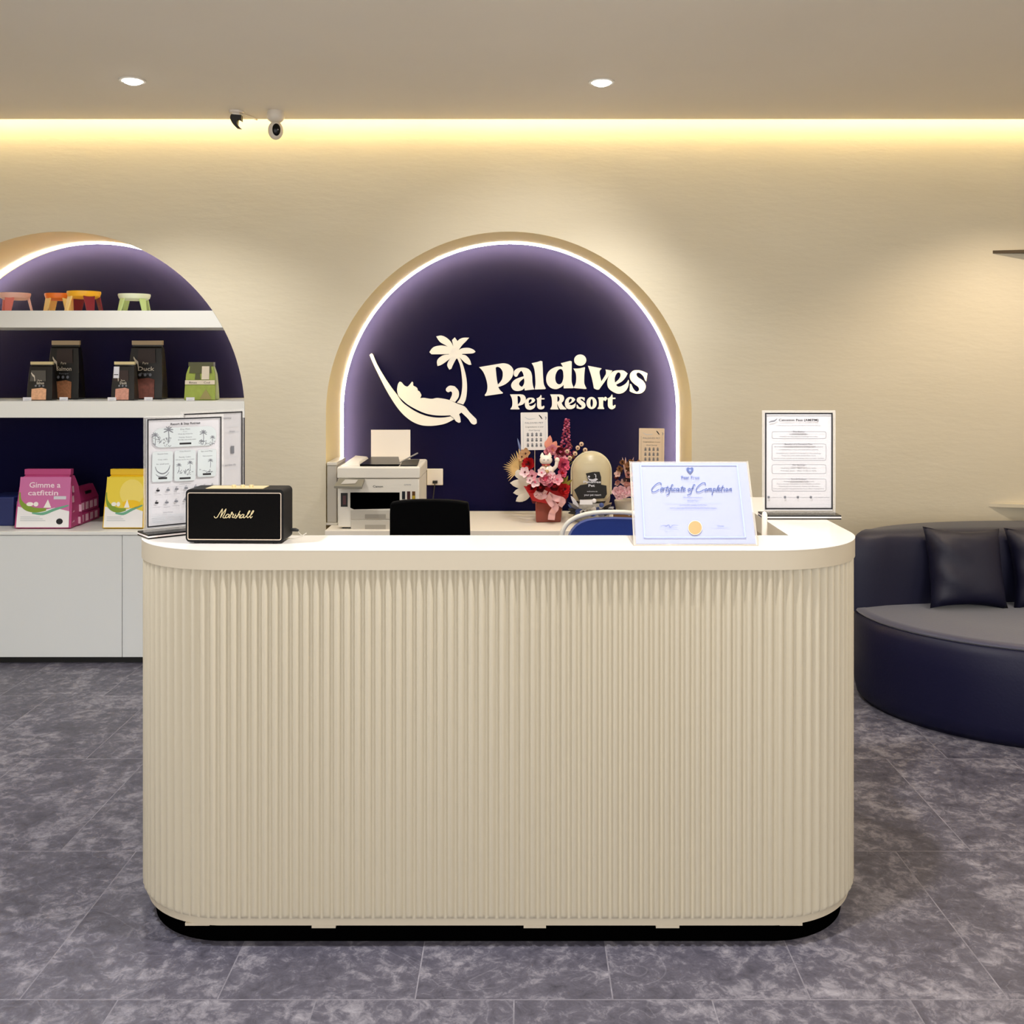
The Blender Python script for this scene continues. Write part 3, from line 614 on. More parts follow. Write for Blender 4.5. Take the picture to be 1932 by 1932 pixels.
# ---------------- flowers
def petal(m, c, d, up, L, W, mt, cup=.3, n=4):
    """petal from c outward along d"""
    d = d.normalized(); sd = d.cross(up).normalized(); vs = []
    for i in range(n+1):
        t = i/n; w = W*math.sin(PI*(.12+.80*t))**.8
        for j in (-1, 0, 1):
            vs.append(c+d*L*t+sd*w*j*.5+up*(cup*L*(t*t)+(abs(j)*.18*W)-.0))
    fs = [(i*3+j, i*3+j+1, (i+1)*3+j+1, (i+1)*3+j) for i in range(n) for j in (0, 1)]
    m.add(vs, fs, mt)
def flower(parent, c, r, mt, mc, axis=(0, -1, .25), kind='open', name='flower'):
    m = MB(); ax = Vector(axis).normalized(); u = ax.orthogonal().normalized(); v = ax.cross(u); ph = random.random()*6
    if kind == 'open':
        for k in range(5):
            a = ph+2*PI*k/5; d = u*math.cos(a)+v*math.sin(a); petal(m, c, d, ax, r, r*.95, mt, .25)
        m.ell(c+ax*r*.15, r*.2, r*.2, r*.2, mc, 8, 6)
    elif kind == 'button':
        m.ell(c, r, r*.6, r, mt, 10, 6); m.ell(c-Vector((0, r*.5, 0)), r*.35, r*.3, r*.35, mc, 8, 4)
    else:
        for ringi, (cnt, rr, cu) in enumerate(((5, 1, .35), (5, .78, .75), (4, .55, 1.2), (3, .34, 2.0))):
            for k in range(cnt):
                a = ph+ringi*.6+2*PI*k/cnt; d = u*math.cos(a)+v*math.sin(a); petal(m, c-ax*r*.1*(3-ringi)*.3, d, ax, r*rr, r*rr*1.15, mt if ringi != 3 else mc, cu)
    return m.build(name, parent, ang=80)
def leafy(parent, base, tip, w, mt, name='leaf', bend=(0, 0, 0)):
    m = MB(); a, b = Vector(base), Vector(tip); d = b-a; up = Vector((0, -1, 0)); sd = d.cross(up).normalized(); vs = []; n = 6
    for i in range(n+1):
        t = i/n; c = a+d*t+Vector(bend)*math.sin(PI*t); ww = w*math.sin(PI*min(1, .1+.9*t))**.7*.5
        vs += [c-sd*ww, c+up*ww*.3, c+sd*ww]
    m.add(vs, [(i*3+j, i*3+j+1, (i+1)*3+j+1, (i+1)*3+j) for i in range(n) for j in (0, 1)], mt)
    return m.build(name, parent, ang=80)
FD = 5.45
red = mat('red_petal', '#c01218', .6); dred = mat('dark_red', '#5e0a12', .6); pk = mat('pink_petal', '#e79aa6', .6); ppk = mat('pale_pink_petal', '#f2cdd0', .6)
hpk = mat('hot_pink_petal', '#e0607f', .6); mag = mat('magenta_flower', '#8a1340', .6); magl = mat('magenta_tip', '#c2607f', .6); yel = mat('palm_gold', '#dcb777', .7)
wl = mat('white_leaf', '#d8cfc0', .7); grnl = mat('yellow_green_leaf', '#8f8428', .6); tan = mat('tan_flower', '#c79a6c', .7); coral = mat('coral_leaf', '#d98a72', .7); crm = mat('cream_button', '#d9b99a', .7); brn = mat('brown_centre', '#4a2418', .7)
bq = empty('flower_bouquet', P(1036, 982, FD), 'red and pink flower arrangement in red-brown box with ribbon on the back desk', 'bouquet')
m = MB(); m.lathe([(.0001, .0), (.084, .0), (.086, .02), (.090, .105), (.084, .108)], P(1036, 982, FD)*1.0, M_redbrown, 4, M=Matrix.Rotation(PI/4, 3, 'Z'), sx=1.18, sy=1.0)
m.build('flower_box', bq, bevel=.006)
# red paper wrap
m = MB()
def W(px, py, dy=0): return P(px, py, FD+dy)
m.add([W(988, 917, -.11), W(1005, 945, -.10), W(1030, 950, -.115), W(1027, 920, -.13), W(1050, 915, -.13), W(1060, 948, -.10), W(1072, 938, -.10), W(1076, 916, -.10)],
      [(0, 1, 2, 3), (3, 2, 5, 4), (4, 5, 6, 7)], red)
m.build('paper_wrap', bq, ang=20); m = MB()
m.add([W(985, 905, .05), W(1078, 905, .05), W(1068, 950, .05), W(1005, 950, .05)], [(0, 1, 2, 3)], dred)
m.build('paper_wrap', bq, ang=20)
# ribbon
rb = mat('sheer_pink_ribbon', '#e0aaa8', .6)
def rib(pts, w, nm='ribbon'):
    v = []; q = [W(a, b, -.135) for a, b in pts]
    cq = catmull([(k, False) for k in q], False, 5)
    for i, c in enumerate(cq):
        d = (cq[min(i+1, len(cq)-1)]-cq[max(i-1, 0)]).normalized(); s = d.cross(Vector((0, 1, 0))).normalized()*w/2
        wob = Vector((0, .012*math.sin(i*.8), 0)); v += [c-s+wob, c+s-wob]
    mm = MB(); mm.add(v, [(2*i, 2*i+1, 2*i+3, 2*i+2) for i in range(len(cq)-1)], rb); mm.build(nm, bq, ang=80)
rib([(1030, 932), (1020, 938), (1012, 932), (1022, 928), (1031, 932)], .03)
rib([(1031, 934), (1040, 948), (1048, 957), (1042, 968), (1040, 981)], .035)
rib([(1034, 932), (1048, 940), (1062, 944), (1056, 955)], .03)
# flowers: (px,py,r_m,kind,mat,centre,dy)
for (x, y, r, k, a, b, dy) in [(998, 876, .036, 'rose', red, dred, -.08), (991, 891, .030, 'open', ppk, dred, -.12), (1004, 898, .032, 'open', pk, dred, -.13), (1010, 910, .030, 'open', ppk, hpk, -.14),
    (1029, 904, .036, 'rose', pk, hpk, -.15), (1051, 905, .031, 'open', pk, hpk, -.15), (1040, 897, .022, 'open', ppk, pk, -.15), (1061, 878, .038, 'rose', hpk, mag, -.08), (1060, 893, .026, 'rose', hpk, red, -.10),
    (1042, 850, .030, 'rose', pk, coral, -.02), (1034, 853, .024, 'rose', pk, coral, -.02), (1056, 853, .026, 'rose', dred, magl, -.04), (1004, 922, .028, 'rose', red, dred, -.13), (1020, 920, .026, 'rose', dred, red, -.13), (1062, 924, .034, 'rose', red, dred, -.11), (1045, 918, .026, 'rose', dred, red, -.12),
    (992, 856, .030, 'open', tan, brn, -.03), (985, 862, .024, 'open', tan, brn, -.04), (1022, 892, .024, 'open', ppk, hpk, -.16), (1000, 906, .02, 'open', ppk, dred, -.14), (1036, 912, .022, 'rose', hpk, dred, -.14), (1052, 864, .022, 'rose', pk, magl, -.05), (1065, 866, .018, 'open', pk, mag, -.06)]:
    flower(bq, W(x, y, dy), r, a, b, ((x-1030)*.012, -1, .3), k)
for (x, y) in [(1097, 838), (1090, 845), (1104, 849), (1085, 856), (1075, 864), (1070, 852)]: flower(bq, W(x, y, -.02), .0125, crm, brn, kind='button', name='button_flower')
for (x, y) in [(1097, 838), (1090, 845), (1104, 849)]: MB().tube([W(x, y, -.01), W(1066, 885, -.01)], .0015, grnl, 5).build('stem', bq)
# lupin spike
m = MB()
for i in range(70):
    t = i/70; yy = 868-78*t; rr = (.024*(1-t)+.008); a = i*2.4
    c = W(1066+5*t-1, yy, 0)+Vector((rr*math.cos(a), rr*math.sin(a)*.8, 0))
    m.ell(c, .0075, .0075, .006, mag if i % 3 else magl, 6, 4)
m.build('lupin_spike', bq)
m = MB()
for i in range(26):
    m.ell(W(1058+random.random()*26, 838+random.random()*32, .02), .009, .009, .008, mag if i % 2 else dred, 6, 4)
m.build('berry_cluster', bq)
# palm fans
for k in range(15):
    a = math.radians(100+k*9.2); L = 30+4*math.sin(k)
    b = W(980, 884, -.03); t = W(980+math.cos(a)*L*.95, 884-math.sin(a)*L*.95, -.05); leafy(bq, b, t, .0065, yel, 'palm_leaf')
for x, y in [(974, 850), (979, 846), (984, 846)]: leafy(bq, W(984, 884, -.02), W(x, y, -.02), .012, yel, 'palm_leaf')
for bx, by, tx, ty, w in [(1000, 905, 966, 888, .05), (1002, 915, 962, 911, .05), (1002, 925, 968, 930, .045), (1000, 930, 973, 946, .045), (1000, 918, 985, 947, .04), (1003, 900, 975, 897, .05)]: leafy(bq, W(bx, by, -.05), W(tx, ty, -.03), w, wl, 'white_leaf')
for bx, by, tx, ty in [(1062, 918, 1072, 897), (1062, 918, 1080, 905), (1062, 918, 1076, 912), (1062, 918, 1065, 899)]: leafy(bq, W(bx, by, -.08), W(tx, ty, -.09), .016, grnl, 'green_leaf')
for bx, by, tx, ty in [(1034, 850, 1038, 821), (1040, 850, 1050, 832), (1044, 852, 1058, 842), (1036, 846, 1030, 830)]: leafy(bq, W(bx, by, 0), W(tx, ty, .01), .035, coral, 'coral_leaf')
for x, y in [(976, 826), (982, 843)]: leafy(bq, W(985, 860, .02), W(x, y, .02), .012, mat('pale_blue_leaf', '#6c78a0', .7), 'thin_leaf')
# lucky cat figurine
fc = empty('cat_figurine', W(1032, 898, -.125), 'small white cat figurine with ears nestled in the red bouquet', 'figurine')
cw = mat('glazed_white', '#f3e6d8', .25)
m = MB(); c = W(1030, 868, -.125); m.ell(c, .033, .028, .026, cw, 18, 12)
for s in (-1, 1):
    m.lathe([(.012, 0), (.008, .012), (.001, .022)], c+Vector((s*.019, 0, .017)), cw, 10)
m.build('head', fc)
m = MB(); c2 = W(1031, 890, -.12); m.ell(c2, .040, .032, .038, cw, 18, 12); m.build('cat_body', fc)
MB().tube([c2+Vector((.03, -.01, .01)), c2+Vector((.05, -.012, .03)), c2+Vector((.055, -.012, .058))], [.011, .010, .010], cw, 10).ell(c2+Vector((.055, -.012, .062)), .013, .012, .014, cw, 10, 8).build('raised_paw', fc)
m = MB(); cc = c+Vector((0, -.0275, -.002))
for s in (-1, 1): m.tube([cc+Vector((s*.015, 0, .004)), cc+Vector((s*.010, -.001, .007)), cc+Vector((s*.005, 0, .004))], .0012, M_ink, 5)
m.ell(cc+Vector((0, -.001, -.004)), .002, .002, .0015, pk, 6, 4); m.build('face', fc)
m = MB(); m.lathe([(.020, -.002), (.024, 0), (.020, .002)], c+Vector((0, 0, -.024)), red, 16); m.ell(c+Vector((0, -.026, -.028)), .006, .006, .006, M_gold, 8, 6)
m.ell(c2+Vector((0, -.030, .0)), .014, .006, .014, M_gold, 10, 6); m.build('collar', fc)
# greeting cards
def card(x0, x1, y0, y1, D, paper, label, sx, sy, border, tilt=0):
    b = P((x0+x1)/2, y1, D); t = empty('greeting_card', P(sx, sy, D), label, 'card', rot=None)
    w = (x1-x0)*D/F; h = (y1-y0)*D/F
    fr = Fr(b, (math.cos(tilt), 0, math.sin(tilt)), (-math.sin(tilt), 0, math.cos(tilt)))
    MB().prism(fr, rrect(-w/2, 0, w/2, h, .004), paper, d=.0015).build('card_sheet', t)
    m = MB(); H = .0022; L = w/2*.82
    for q in ([(-L, h*.04), (-L, h*.78)], [(L, h*.04), (L, h*.78)]): m.ribbon(fr, q, .0012, border, h=H)
    m.text(fr, 'PALDIVES PET', .0, h*.70, h*.06, M_ink2, h=H, width=w*.68)
    m.text(fr, 'Congratulations on your', 0, h*.60, h*.05, M_ink, h=H, width=w*.68, slant=.2); m.text(fr, 'Grand Opening!', 0, h*.51, h*.05, M_ink2, h=H, width=w*.42, slant=.2)
    rows = 3 if h > .19 else 2
    for r in range(rows):
        for c in range(4):
            cx, cy, s = (-.24+.16*c)*w, h*(.41-.14*r), .011*h/.2
            for q in ([(cx-s*.6, cy+s*.5), (cx+s*.6, cy+s*.5)], [(cx-s*.6, cy-s*.1), (cx+s*.6, cy-s*.1)], [(cx, cy+s), (cx, cy-s)], [(cx-s*.5, cy-s*.8), (cx-s*.2, cy-s*.1)], [(cx+s*.5, cy-s*.8), (cx+s*.2, cy-s*.1)]): m.ribbon(fr, q, s*.28, M_ink2, h=H)
    m.ribbon(fr, parse(f'{w*.18},{h*.93} {w*.24},{h*.88} {w*.30},{h*.82}', 4, False), .006, M_ink, h=H, taper=True)
    m.ribbon(fr, parse(f'{w*.40},{h*.88} {w*.44},{h*.86} {w*.42},{h*.80}', 4, False), .004, M_ink2, h=H, taper=True)
    m.ribbon(fr, parse(f'{-w*.35},{h*.88} {-w*.2},{h*.82} {w*.05},{h*.84}', 4, False), .003, M_ink3, h=H, taper=True)
    m.build('printed_text', t, smooth=False)
    MB().tube([P(sx, y1+2, D+.004)+Vector((0, 0, .05)), P(sx, sy, D+.004)], .002, mat('pale_stick', '#cbb79a', .5), 6).build('stick', t)
card(983, 1034, 778, 849, FD+.01, mat('card_white', '#ece6e0', .6), 'white greeting card on a stick above the red and pink bouquet', 1009, 905, M_ink3, .012)
card(1205, 1253, 808, 875, 5.56, mat('card_tan', '#d9c2a4', .6), 'tan greeting card on a stick rising behind the framed certificate', 1229, 950, mat('tan_line', '#9c8467', .6), -.01)
# dome
DD = 5.42
dm = empty('dome_gift', P(1115, 978, DD), 'beige translucent dome gift with black lettered band between the bouquets', 'dome gift')
beige = mat('frosted_dome', '#cdbf9c', .3, alpha=.96); beig2 = mat('dome_rim', '#e0d6b6', .3)
z0 = ZD+.012; cx = X(1115.5, DD); R_ = 37.5*DD/F; zt = Z(852, DD); zs = zt-R_
prof = [(R_*.93, z0-z0+.10), (R_*.97, .16), (R_, zs-z0)]+[(R_*math.cos(a), zs-z0+R_*math.sin(a)) for a in [PI/2*i/10 for i in range(1, 10)]]+[(.0001, zs-z0+R_)]
MB().lathe(prof, (cx, DD, z0), beige, 36, sy=.5).build('dome_shell', dm)
mm = MB(); mm.tube([Vector((cx+R_*1.0, DD, zs-.12)), Vector((cx+R_, DD, zs))]+[Vector((cx+R_*math.cos(a), DD, zs+R_*math.sin(a))) for a in [PI*i/20 for i in range(1, 20)]]+[Vector((cx-R_, DD, zs)), Vector((cx-R_*1.0, DD, zs-.12))], .004, beig2, 6); mm.build('dome_seam', dm)
MB().lathe([(.0001, 0), (.085, 0), (.095, .03), (.10, .075), (.08, .10), (.0001, .105)], (cx, DD, z0-.012), mat('tissue_grey', '#9a958d', .7, noise=.5, nscale=60), 18, sy=.7).build('gift_base', dm, ang=10)
fd = Fr((0, DD-R_*.5-.006, 0)); DF = DD-R_*.5; fd.map = lambda x, y: (X(x, DF), Z(y, DF))
m = MB(); bkm = mat('band_black', '#14110c', .5)
m.prism(fd, [(1105, 893), (1120, 890), (1131, 890), (1134, 900), (1134, 914), (1144, 916), (1145, 932), (1140, 940), (1092, 943), (1086, 930), (1083, 924), (1095, 915), (1108, 913), (1110, 906)], bkm)
m.prism(fd, parse('*1106,896 1110,902 1118,904 1124,902 *1128,904 1122,908 1112,906', 4), M_paper, h=.001); m.prism(fd, circ(1111, 899, 2, 2, 8), M_paper, h=.001); m.ribbon(fd, [(1124, 901), (1124, 896), (1121, 894)], 1.6, M_paper, h=.001)
m.text(fd, 'Paldives', 1117, 911, 6, M_paper, h=.001, width=33, ysign=-1, bold=.03); m.text(fd, 'Pet', 1116, 918, 6.5, M_paper, h=.001, width=12, ysign=-1, bold=.03)
m.text(fd, 'welcome to', 1117, 928, 3.4, M_paper, h=.001, width=20, ysign=-1, bold=.01); m.text(fd, 'your pet resort', 1118, 935, 5, M_paper, h=.001, width=32, ysign=-1, bold=.02)
m.text(fd, 'celebration', 1114, 874, 3, beig2, h=.001, width=24, ysign=-1)
m.build('lettered_band', dm, smooth=False)
tis = [mat('tissue_white', '#e3e0e2', .7), mat('tissue_grey2', '#6e6a6c', .7), mat('tissue_blue', '#3a4a80', .6), mat('tissue_tan', '#a08c72', .7), mat('tissue_dark', '#2a2420', .7)]
for i in range(34):
    a = -PI+PI*random.random(); cxp = 1115+44*math.cos(a); cyp = 955+random.random()*22-(8 if abs(math.cos(a)) > .8 else 0)
    b = P(1115+20*math.cos(a), 966, DD-.05); t = P(cxp, cyp, DD-.09-.02*random.random()); leafy(dm, b, t, .018+.014*random.random(), random.choice(tis), 'tissue_petal')
for x, y, dx in [(1078, 935, -4), (1082, 945, -6), (1076, 950, -8), (1150, 935, 4), (1152, 948, 8), (1148, 955, 6)]: leafy(dm, P(1092 if dx < 0 else 1140, 960, DD-.04), P(x+dx*.3, y, DD-.05), .02, tis[0 if dx < 0 else 3], 'dried_leaf')
MB().ell(P(1135, 953, DD-.10), .013, .012, .013, tis[2], 10, 8).build('blue_ball', dm)
m = MB(); m.box(X(1094, DD-.1), X(1118, DD-.1), DD-.10, DD-.098, Z(952, DD-.1), Z(943, DD-.1), tis[0]); m.ell(P(1121, 945, DD-.10), .012, .01, .012, tis[0], 10, 8); m.build('wrapped_sweet', dm)
# dried bouquet at right
b2 = empty('dried_bouquet', P(1180, 985, 5.5), 'brown and pink dried flower bouquet in grey pot partly behind the certificate', 'bouquet')
MB().lathe([(.0001, 0), (.055, 0), (.075, .10), (.07, .104), (.0001, .10)], (X(1185, 5.5), 5.5, ZD), mat('grey_pot', '#b4ada2', .6), 20).build('pot', b2, bevel=.002)
MB().box(X(1158, 5.44), X(1200, 5.44), 5.44, 5.47, ZD+.001, ZD+.04, mat('brown_card', '#6e4a22', .7)).build('brown_base', b2, bevel=.002)
dr = [mat('dried_brown', '#8a5a34', .8), mat('dried_red', '#7c3426', .8), mat('dried_pink', '#c98c80', .8), mat('dried_pale', '#d9b0a2', .8), mat('dried_dark', '#3a1a16', .8)]
for i in range(38):
    x = 1163+random.random()*42; y = 872+random.random()*52; y = max(y, 872+(1172-x)*3.5 if x < 1172 else 872)
    flower(b2, P(x, min(y, 925), 5.47-.05*random.random()), .013+.009*random.random(), dr[0] if y < 890 else random.choice(dr), random.choice(dr), ((x-1185)*.02, -1, .4), random.choice(['rose', 'open']))
for x, y in [(1164, 928), (1172, 926), (1180, 930), (1190, 927), (1168, 934), (1198, 930)]: flower(b2, P(x, y, 5.40), .028, ppk, pk, (0, -1, .2), 'rose')
for x in (1174, 1180, 1196): leafy(b2, P(1182, 900, 5.5), P(x, 862, 5.5), .012, dr[3], 'dried_leaf')
# ================================================================= RECEPTION COUNTER
YF, YE, RC = 2.735, 3.81, .30
CXL, CXR = -1.106, .970     # outer edges of the worktop
ZB, ZT0, ZT = .0745, 1.011, 1.064
INL, INR, INY = -.915, .772, 2.972
cn = empty('reception_counter', ((CXL+CXR)/2, 3.1, 0), 'large cream fluted reception counter with white rounded top in the middle of the room', 'counter')
def upath(off, na=14):
    """outer plan outline, left back -> right back, inset by off"""
    r = RC-off; pts = [(CXL+off, YE)]
    pts += [(CXL+RC+r*math.cos(a), YF+RC+r*math.sin(a)) for a in [PI+PI/2*i/na for i in range(na+1)]]
    pts += [(CXR-RC+r*math.cos(a), YF+RC+r*math.sin(a)) for a in [1.5*PI+PI/2*i/na for i in range(na+1)]]
    pts += [(CXR-off, YE)]
    return pts
def inner_u(o=0): return [(INR+o, YE), (INR+o, INY-o), (INL-o, INY-o), (INL-o, YE)]
fz = lambda z: Fr((0, 0, z), (1, 0, 0), (0, 1, 0))
m = MB(); m.prism(fz(ZT-.0015), upath(0, 24)+inner_u(), M_top, d=.0015); m.prism(fz(ZT0), upath(.0003, 24)+inner_u(), M_edge, d=ZT-.0015-ZT0); m.build('worktop', cn, ang=25)
# flutes
base = upath(.016, 60)
def resample(pts, step):
    seg = [math.dist(pts[i], pts[i+1]) for i in range(len(pts)-1)]; T = sum(seg); n = round(T/step); out = []; i = 0; acc = 0
    for k in range(n*8+1):
        s = T*k/(n*8)
        while i < len(seg)-1 and acc+seg[i] < s: acc += seg[i]; i += 1
        t = (s-acc)/seg[i]; a, b = pts[i], pts[i+1]; d = ((b[0]-a[0])/seg[i], (b[1]-a[1])/seg[i])
        out.append((a[0]+(b[0]-a[0])*t, a[1]+(b[1]-a[1])*t, d[1], -d[0], k % 8))
    return out
rs = resample(base, .0275)
prof8 = [-.0010, .0005, .0080, .0112, .0122, .0112, .0080, .0005]
top = []; 
outer = [(x+nx*prof8[k], y+ny*prof8[k]) for x, y, nx, ny, k in rs]
n = len(outer); m = MB()
zl = ZB
ball = .010
vs = []
for lvl in range(4):
    for (x, y, nx, ny, k), (ox, oy) in zip(rs, outer):
        f = (.0, .70, 1, 1)[lvl]; zz = (ZB, ZB+.005, ZB+.014, ZT0)[lvl]
        vs.append((x+nx*prof8[k]*f, y+ny*prof8[k]*f, zz))
m.add(vs, [(l*n+i, l*n+i+1, (l+1)*n+i+1, (l+1)*n+i) for l in range(3) for i in range(n-1)], M_flute)
m.build('fluted_front', cn, ang=65)
m = MB(); m.prism(fz(.054), upath(.0185, 60)+inner_u(.02), M_edge, d=ZT0-.054); m.build('carcass', cn, ang=25)
m = MB(); m.prism(fz(0), upath(.040, 40)+inner_u(.02), M_void, d=.054); m.build('recessed_shade_base', cn, ang=25)  # pure black and set forward to paint the shadow band under the counter
for a, b in ((348, 394), (589, 634), (988, 1030), (1237, 1281), (1472, 1515)):
    D = 2.76; MB().box(X(a, D), X(b, D), YF+(.030 if a in (348, 1472) else .018), YF+.09, .047, .0541, M_edge).build('support_block', cn)
MB().box(INL+.001, INR-.001, INY+.001, INY+.38, .72, .745, M_white).build('inner_desk', cn)
# post
pt = MB(); x = X(1442.5, 3.17); zt = Z(965, 3.17)
pt.lathe([(.03, 0), (.03, .006), (.0085, .01), (.0085, zt-.745-.01), (.006, zt-.745-.003), (.0001, zt-.745)], (x, 3.17, .745), mat('white_plastic', '#f4ebe0', .35), 20)
tag(pt.build('desk_lamp_stem', loc=(x, 3.17, .745)), 'slim white rounded post standing inside the counter before the right sign stand', 'post')
# ---- speaker
sp = empty('speaker', (X(443, 2.83), 2.90, ZT), 'black rectangular speaker with thin cream outline and script lettering on the counter', 'speaker', rot=(0, 0, math.radians(-1.5)))
w, h, d = .273, .146, .085
def rbox(m, w, z0, z1, y0, y1, r, mt):
    o = rrect(-w/2, z0, w/2, z1, r, 5); fr = Fr((0, y1, 0)); m.prism(fr, o, mt, d=y1-y0)
m = MB(); rbox(m, w, .004, .004+h, -.065, .030, .012, mat('black_vinyl', '#060504', .6, bump=.1, nscale=300, spec=.25)); m.build('cabinet', sp, bevel=.003, ang=30)
m = MB(); rbox(m, w-.014, .012, h-.006, -.068, -.06, .006, mat('grille_cloth', '#040303', .9, bump=.2, nscale=500, spec=.1)); m.build('grille', sp)
m = MB(); fs = Fr((0, -.0685, 0)); m.prism(fs, rrect(-w/2+.006, .0105, w/2-.006, h-.0045, .005), mat('cream_piping', '#c9b7a4', .5), holes=[list(reversed(rrect(-w/2+.0082, .0130, w/2-.0082, h-.0067, .004)))]); m.build('piping', sp, smooth=False)
# script logo
fs = Fr((0, -.0688, 0))
fs.map = lambda x, y: ((x-840)/ (1590-85)*w+.000, (1015-y)/(1015-190)*h+.004)
m = MB(); S = ['530,605 545,630 575,625 615,560 660,488', '660,488 648,560 625,632', '628,628 665,560 715,490', '715,490 692,570 665,620 690,634 705,615', '765,582 735,575 705,610 715,632 745,615 768,580 755,622 772,632',
    '772,632 800,545 812,552 790,575 830,572 808,618 828,630', '828,630 850,600 866,566 858,590 876,608 866,632 842,630', '870,635 905,570 930,522', '880,620 915,575 928,585 915,625 935,632', '990,580 962,577 935,612 945,632 970,615 992,580 978,622 995,632',
    '995,632 1050,575 1080,525 1062,528 1035,600 1045,632', '1045,632 1110,570 1138,522 1118,528 1085,605 1092,632 1118,605']
for q in S: m.ribbon(fs, parse(q, 6, False), 11, M_brass, h=0)
m.build('script_lettering', sp, smooth=False)
m = MB(); 
MB().box(-.085, .075, -.052, .012, .004+h, .0055+h, M_brass).build('control_strip', sp)
for x in (-.013, .012, .036): MB().lathe([(.006, 0), (.006, .007), (.0001, .008)], (x, -.03, .0055+h), M_brass, 16).build('knob', sp)
for x in (-.11, .11):
    for y in (-.05, .015): MB().lathe([(.008, 0), (.008, .0042)], (x, y, 0), M_black, 12).build('foot', sp)
m = MB(); m.tube([(.134, .015, .026), (.150, .015, .026), (.158, .015, .024)], [.005, .005, .003], M_black, 10); m.tube([(.154, .016, .024), (.158, .03, .012), (.158, .06, .002), (.16, .10, .002)], .0012, mat('clear_wire', '#cfc9c0', .4), 6); m.build('plug', sp)
# ---- sign stands
def sign_stand(loc, ang, W_, H_, label, content, name='sign_stand'):
    t = empty(name, loc, label, 'sign holder', rot=(0, 0, ang))
    MB().box(-W_/2-.004, W_/2+.004, -.045, .045, 0, .0042, M_blackg).box(-W_/2-.004, W_/2+.004, -.045, .045, .0042, .0088, mat('stand_white_layer', '#efe3e0', .4)).box(-W_/2-.004, W_/2+.004, -.045, .045, .0088, .013, M_blackg).build('base', t, smooth=False)
    MB().box(-W_/2, W_/2, .000, .004, .013, .013+H_, M_acryl).build('acrylic_front', t)
    MB().box(-W_/2, W_/2, .0055, .009, .013, .013+H_, M_acryl).build('acrylic_back', t)
    MB().box(-W_/2+.008, W_/2-.008, .0042, .0052, .022, .013+H_-.008, M_paper).build('paper_sheet', t)
    m = MB(); content(m, W_, H_); m.build('printed_text', t, smooth=False)
def rect(a, b, c, d): return [(a, b), (c, b), (c, d), (a, d)]
def frame_poly(m, fr, x0, y0, x1, y1, tx, ty, mt, h): m.prism(fr, rect(x0, y0, x1, y1), mt, holes=[list(reversed(rect(x0+tx, y0+ty, x1-tx, y1-ty)))], h=h)
def rr_line(m, fr, x0, y0, x1, y1, r, w, mt, h=.0006):
    q = rrect(x0, y0, x1, y1, r, 4); q.append(q[0]); m.ribbon(fr, q, w, mt, h=h)
def content_right(m, W_, H_):
    fr = Fr((0, -.0004, 0)); hm = homog([(298, 160), (1338, 160), (1338, 1620), (298, 1620)], [(-W_/2+.008, H_+.005), (W_/2-.010, H_+.005), (W_/2-.010, .026), (-W_/2+.008, .026)]); fr.map = hm
    frame_poly(m, fr, 298, 160, 1338, 1620, 22, 22, M_ink, .0003)
    h = .0005
    T = lambda s, x, y, sz, w, mt=M_ink2, b=0: m.text(fr, s, x, y, sz, mt, h=h, width=w, ysign=-1, bold=b)
    T('Catcation Pass (AM/PM)', 815, 285, 46, 610, M_ink, .02)
    m.ribbon(fr, parse('360,305 400,290 440,285 485,250', 4, False), 20, M_ink2, h=h, taper=True); m.ribbon(fr, [(380, 240), (380, 255)], 8, M_ink3, h=h); m.ribbon(fr, [(420, 228), (420, 242)], 8, M_ink3, h=h)
    T('Convert unused stay credits into extra hours or services for your pet', 810, 360, 26, 680, M_ink2)
    for (y0, y1) in ((445, 550), (632, 880), (945, 1080), (1160, 1345)): rr_line(m, fr, 405, y0, 1235, y1, 30, 5, M_ink2)
    def cover(x0, x1, y): m.prism(fr, rect(x0, y-14, x1, y+14), M_paper, h=.0006)
    for y, s, w in ((445, 'The Basics:', 180), (635, 'Benefits of a Catcation Pass:', 430), (948, 'Our Services:', 200), (1162, 'Terms & Conditions:', 240)):
        cover(815-w/2-20, 815+w/2+20, y); m.text(fr, s, 815, y+9, 28, M_ink, h=.0008, width=w, ysign=-1, bold=.01)
    for s, y, w in (('Stay and play packages', 490, 290), ('Available for day stays and overnight boarding', 527, 580), ('All-inclusive care package with priority booking, flexible check in', 683, 750), ('complimentary treats and daily photo updates', 727, 600), ('Weekly play sessions included in the package', 783, 690), ('Free nail trim with every five visits', 815, 520), ('Valid for twelve months on all weekday stays and public holidays', 857, 780),
        ('Half day pass:   8am to 1pm daily', 1007, 540), ('Full day pass:   8am to 8pm daily', 1044, 550), ('Advance booking is required', 1207, 460), ('Passes are not refundable or transferable to others', 1243, 670), ('Vaccination records must be shown', 1280, 610), ('Late pick ups are charged by the hour after closing time', 1316, 780)): T(s, 815, y, 26, w)
    for i, x in enumerate((355, 605, 803, 1003)):
        m.prism(fr, circ(x, 1437, 20, 20, 12), M_ink2, h=h); T(['paldives.pet', 'PaldivesPet', 'Paldives', '+65 8000 0000'][i], x+120 if i < 3 else x+160, 1447, 22, 170 if i < 3 else 240, M_ink2)
    T('Paldives Pet Resort', 1140, 1550, 18, 270, M_ink3)
sign_stand((X(1508.5, 3.31), 3.315, ZT), 0, .237, .333, 'clear sign holder with black-bordered price sheet on the right end of the counter', content_right)
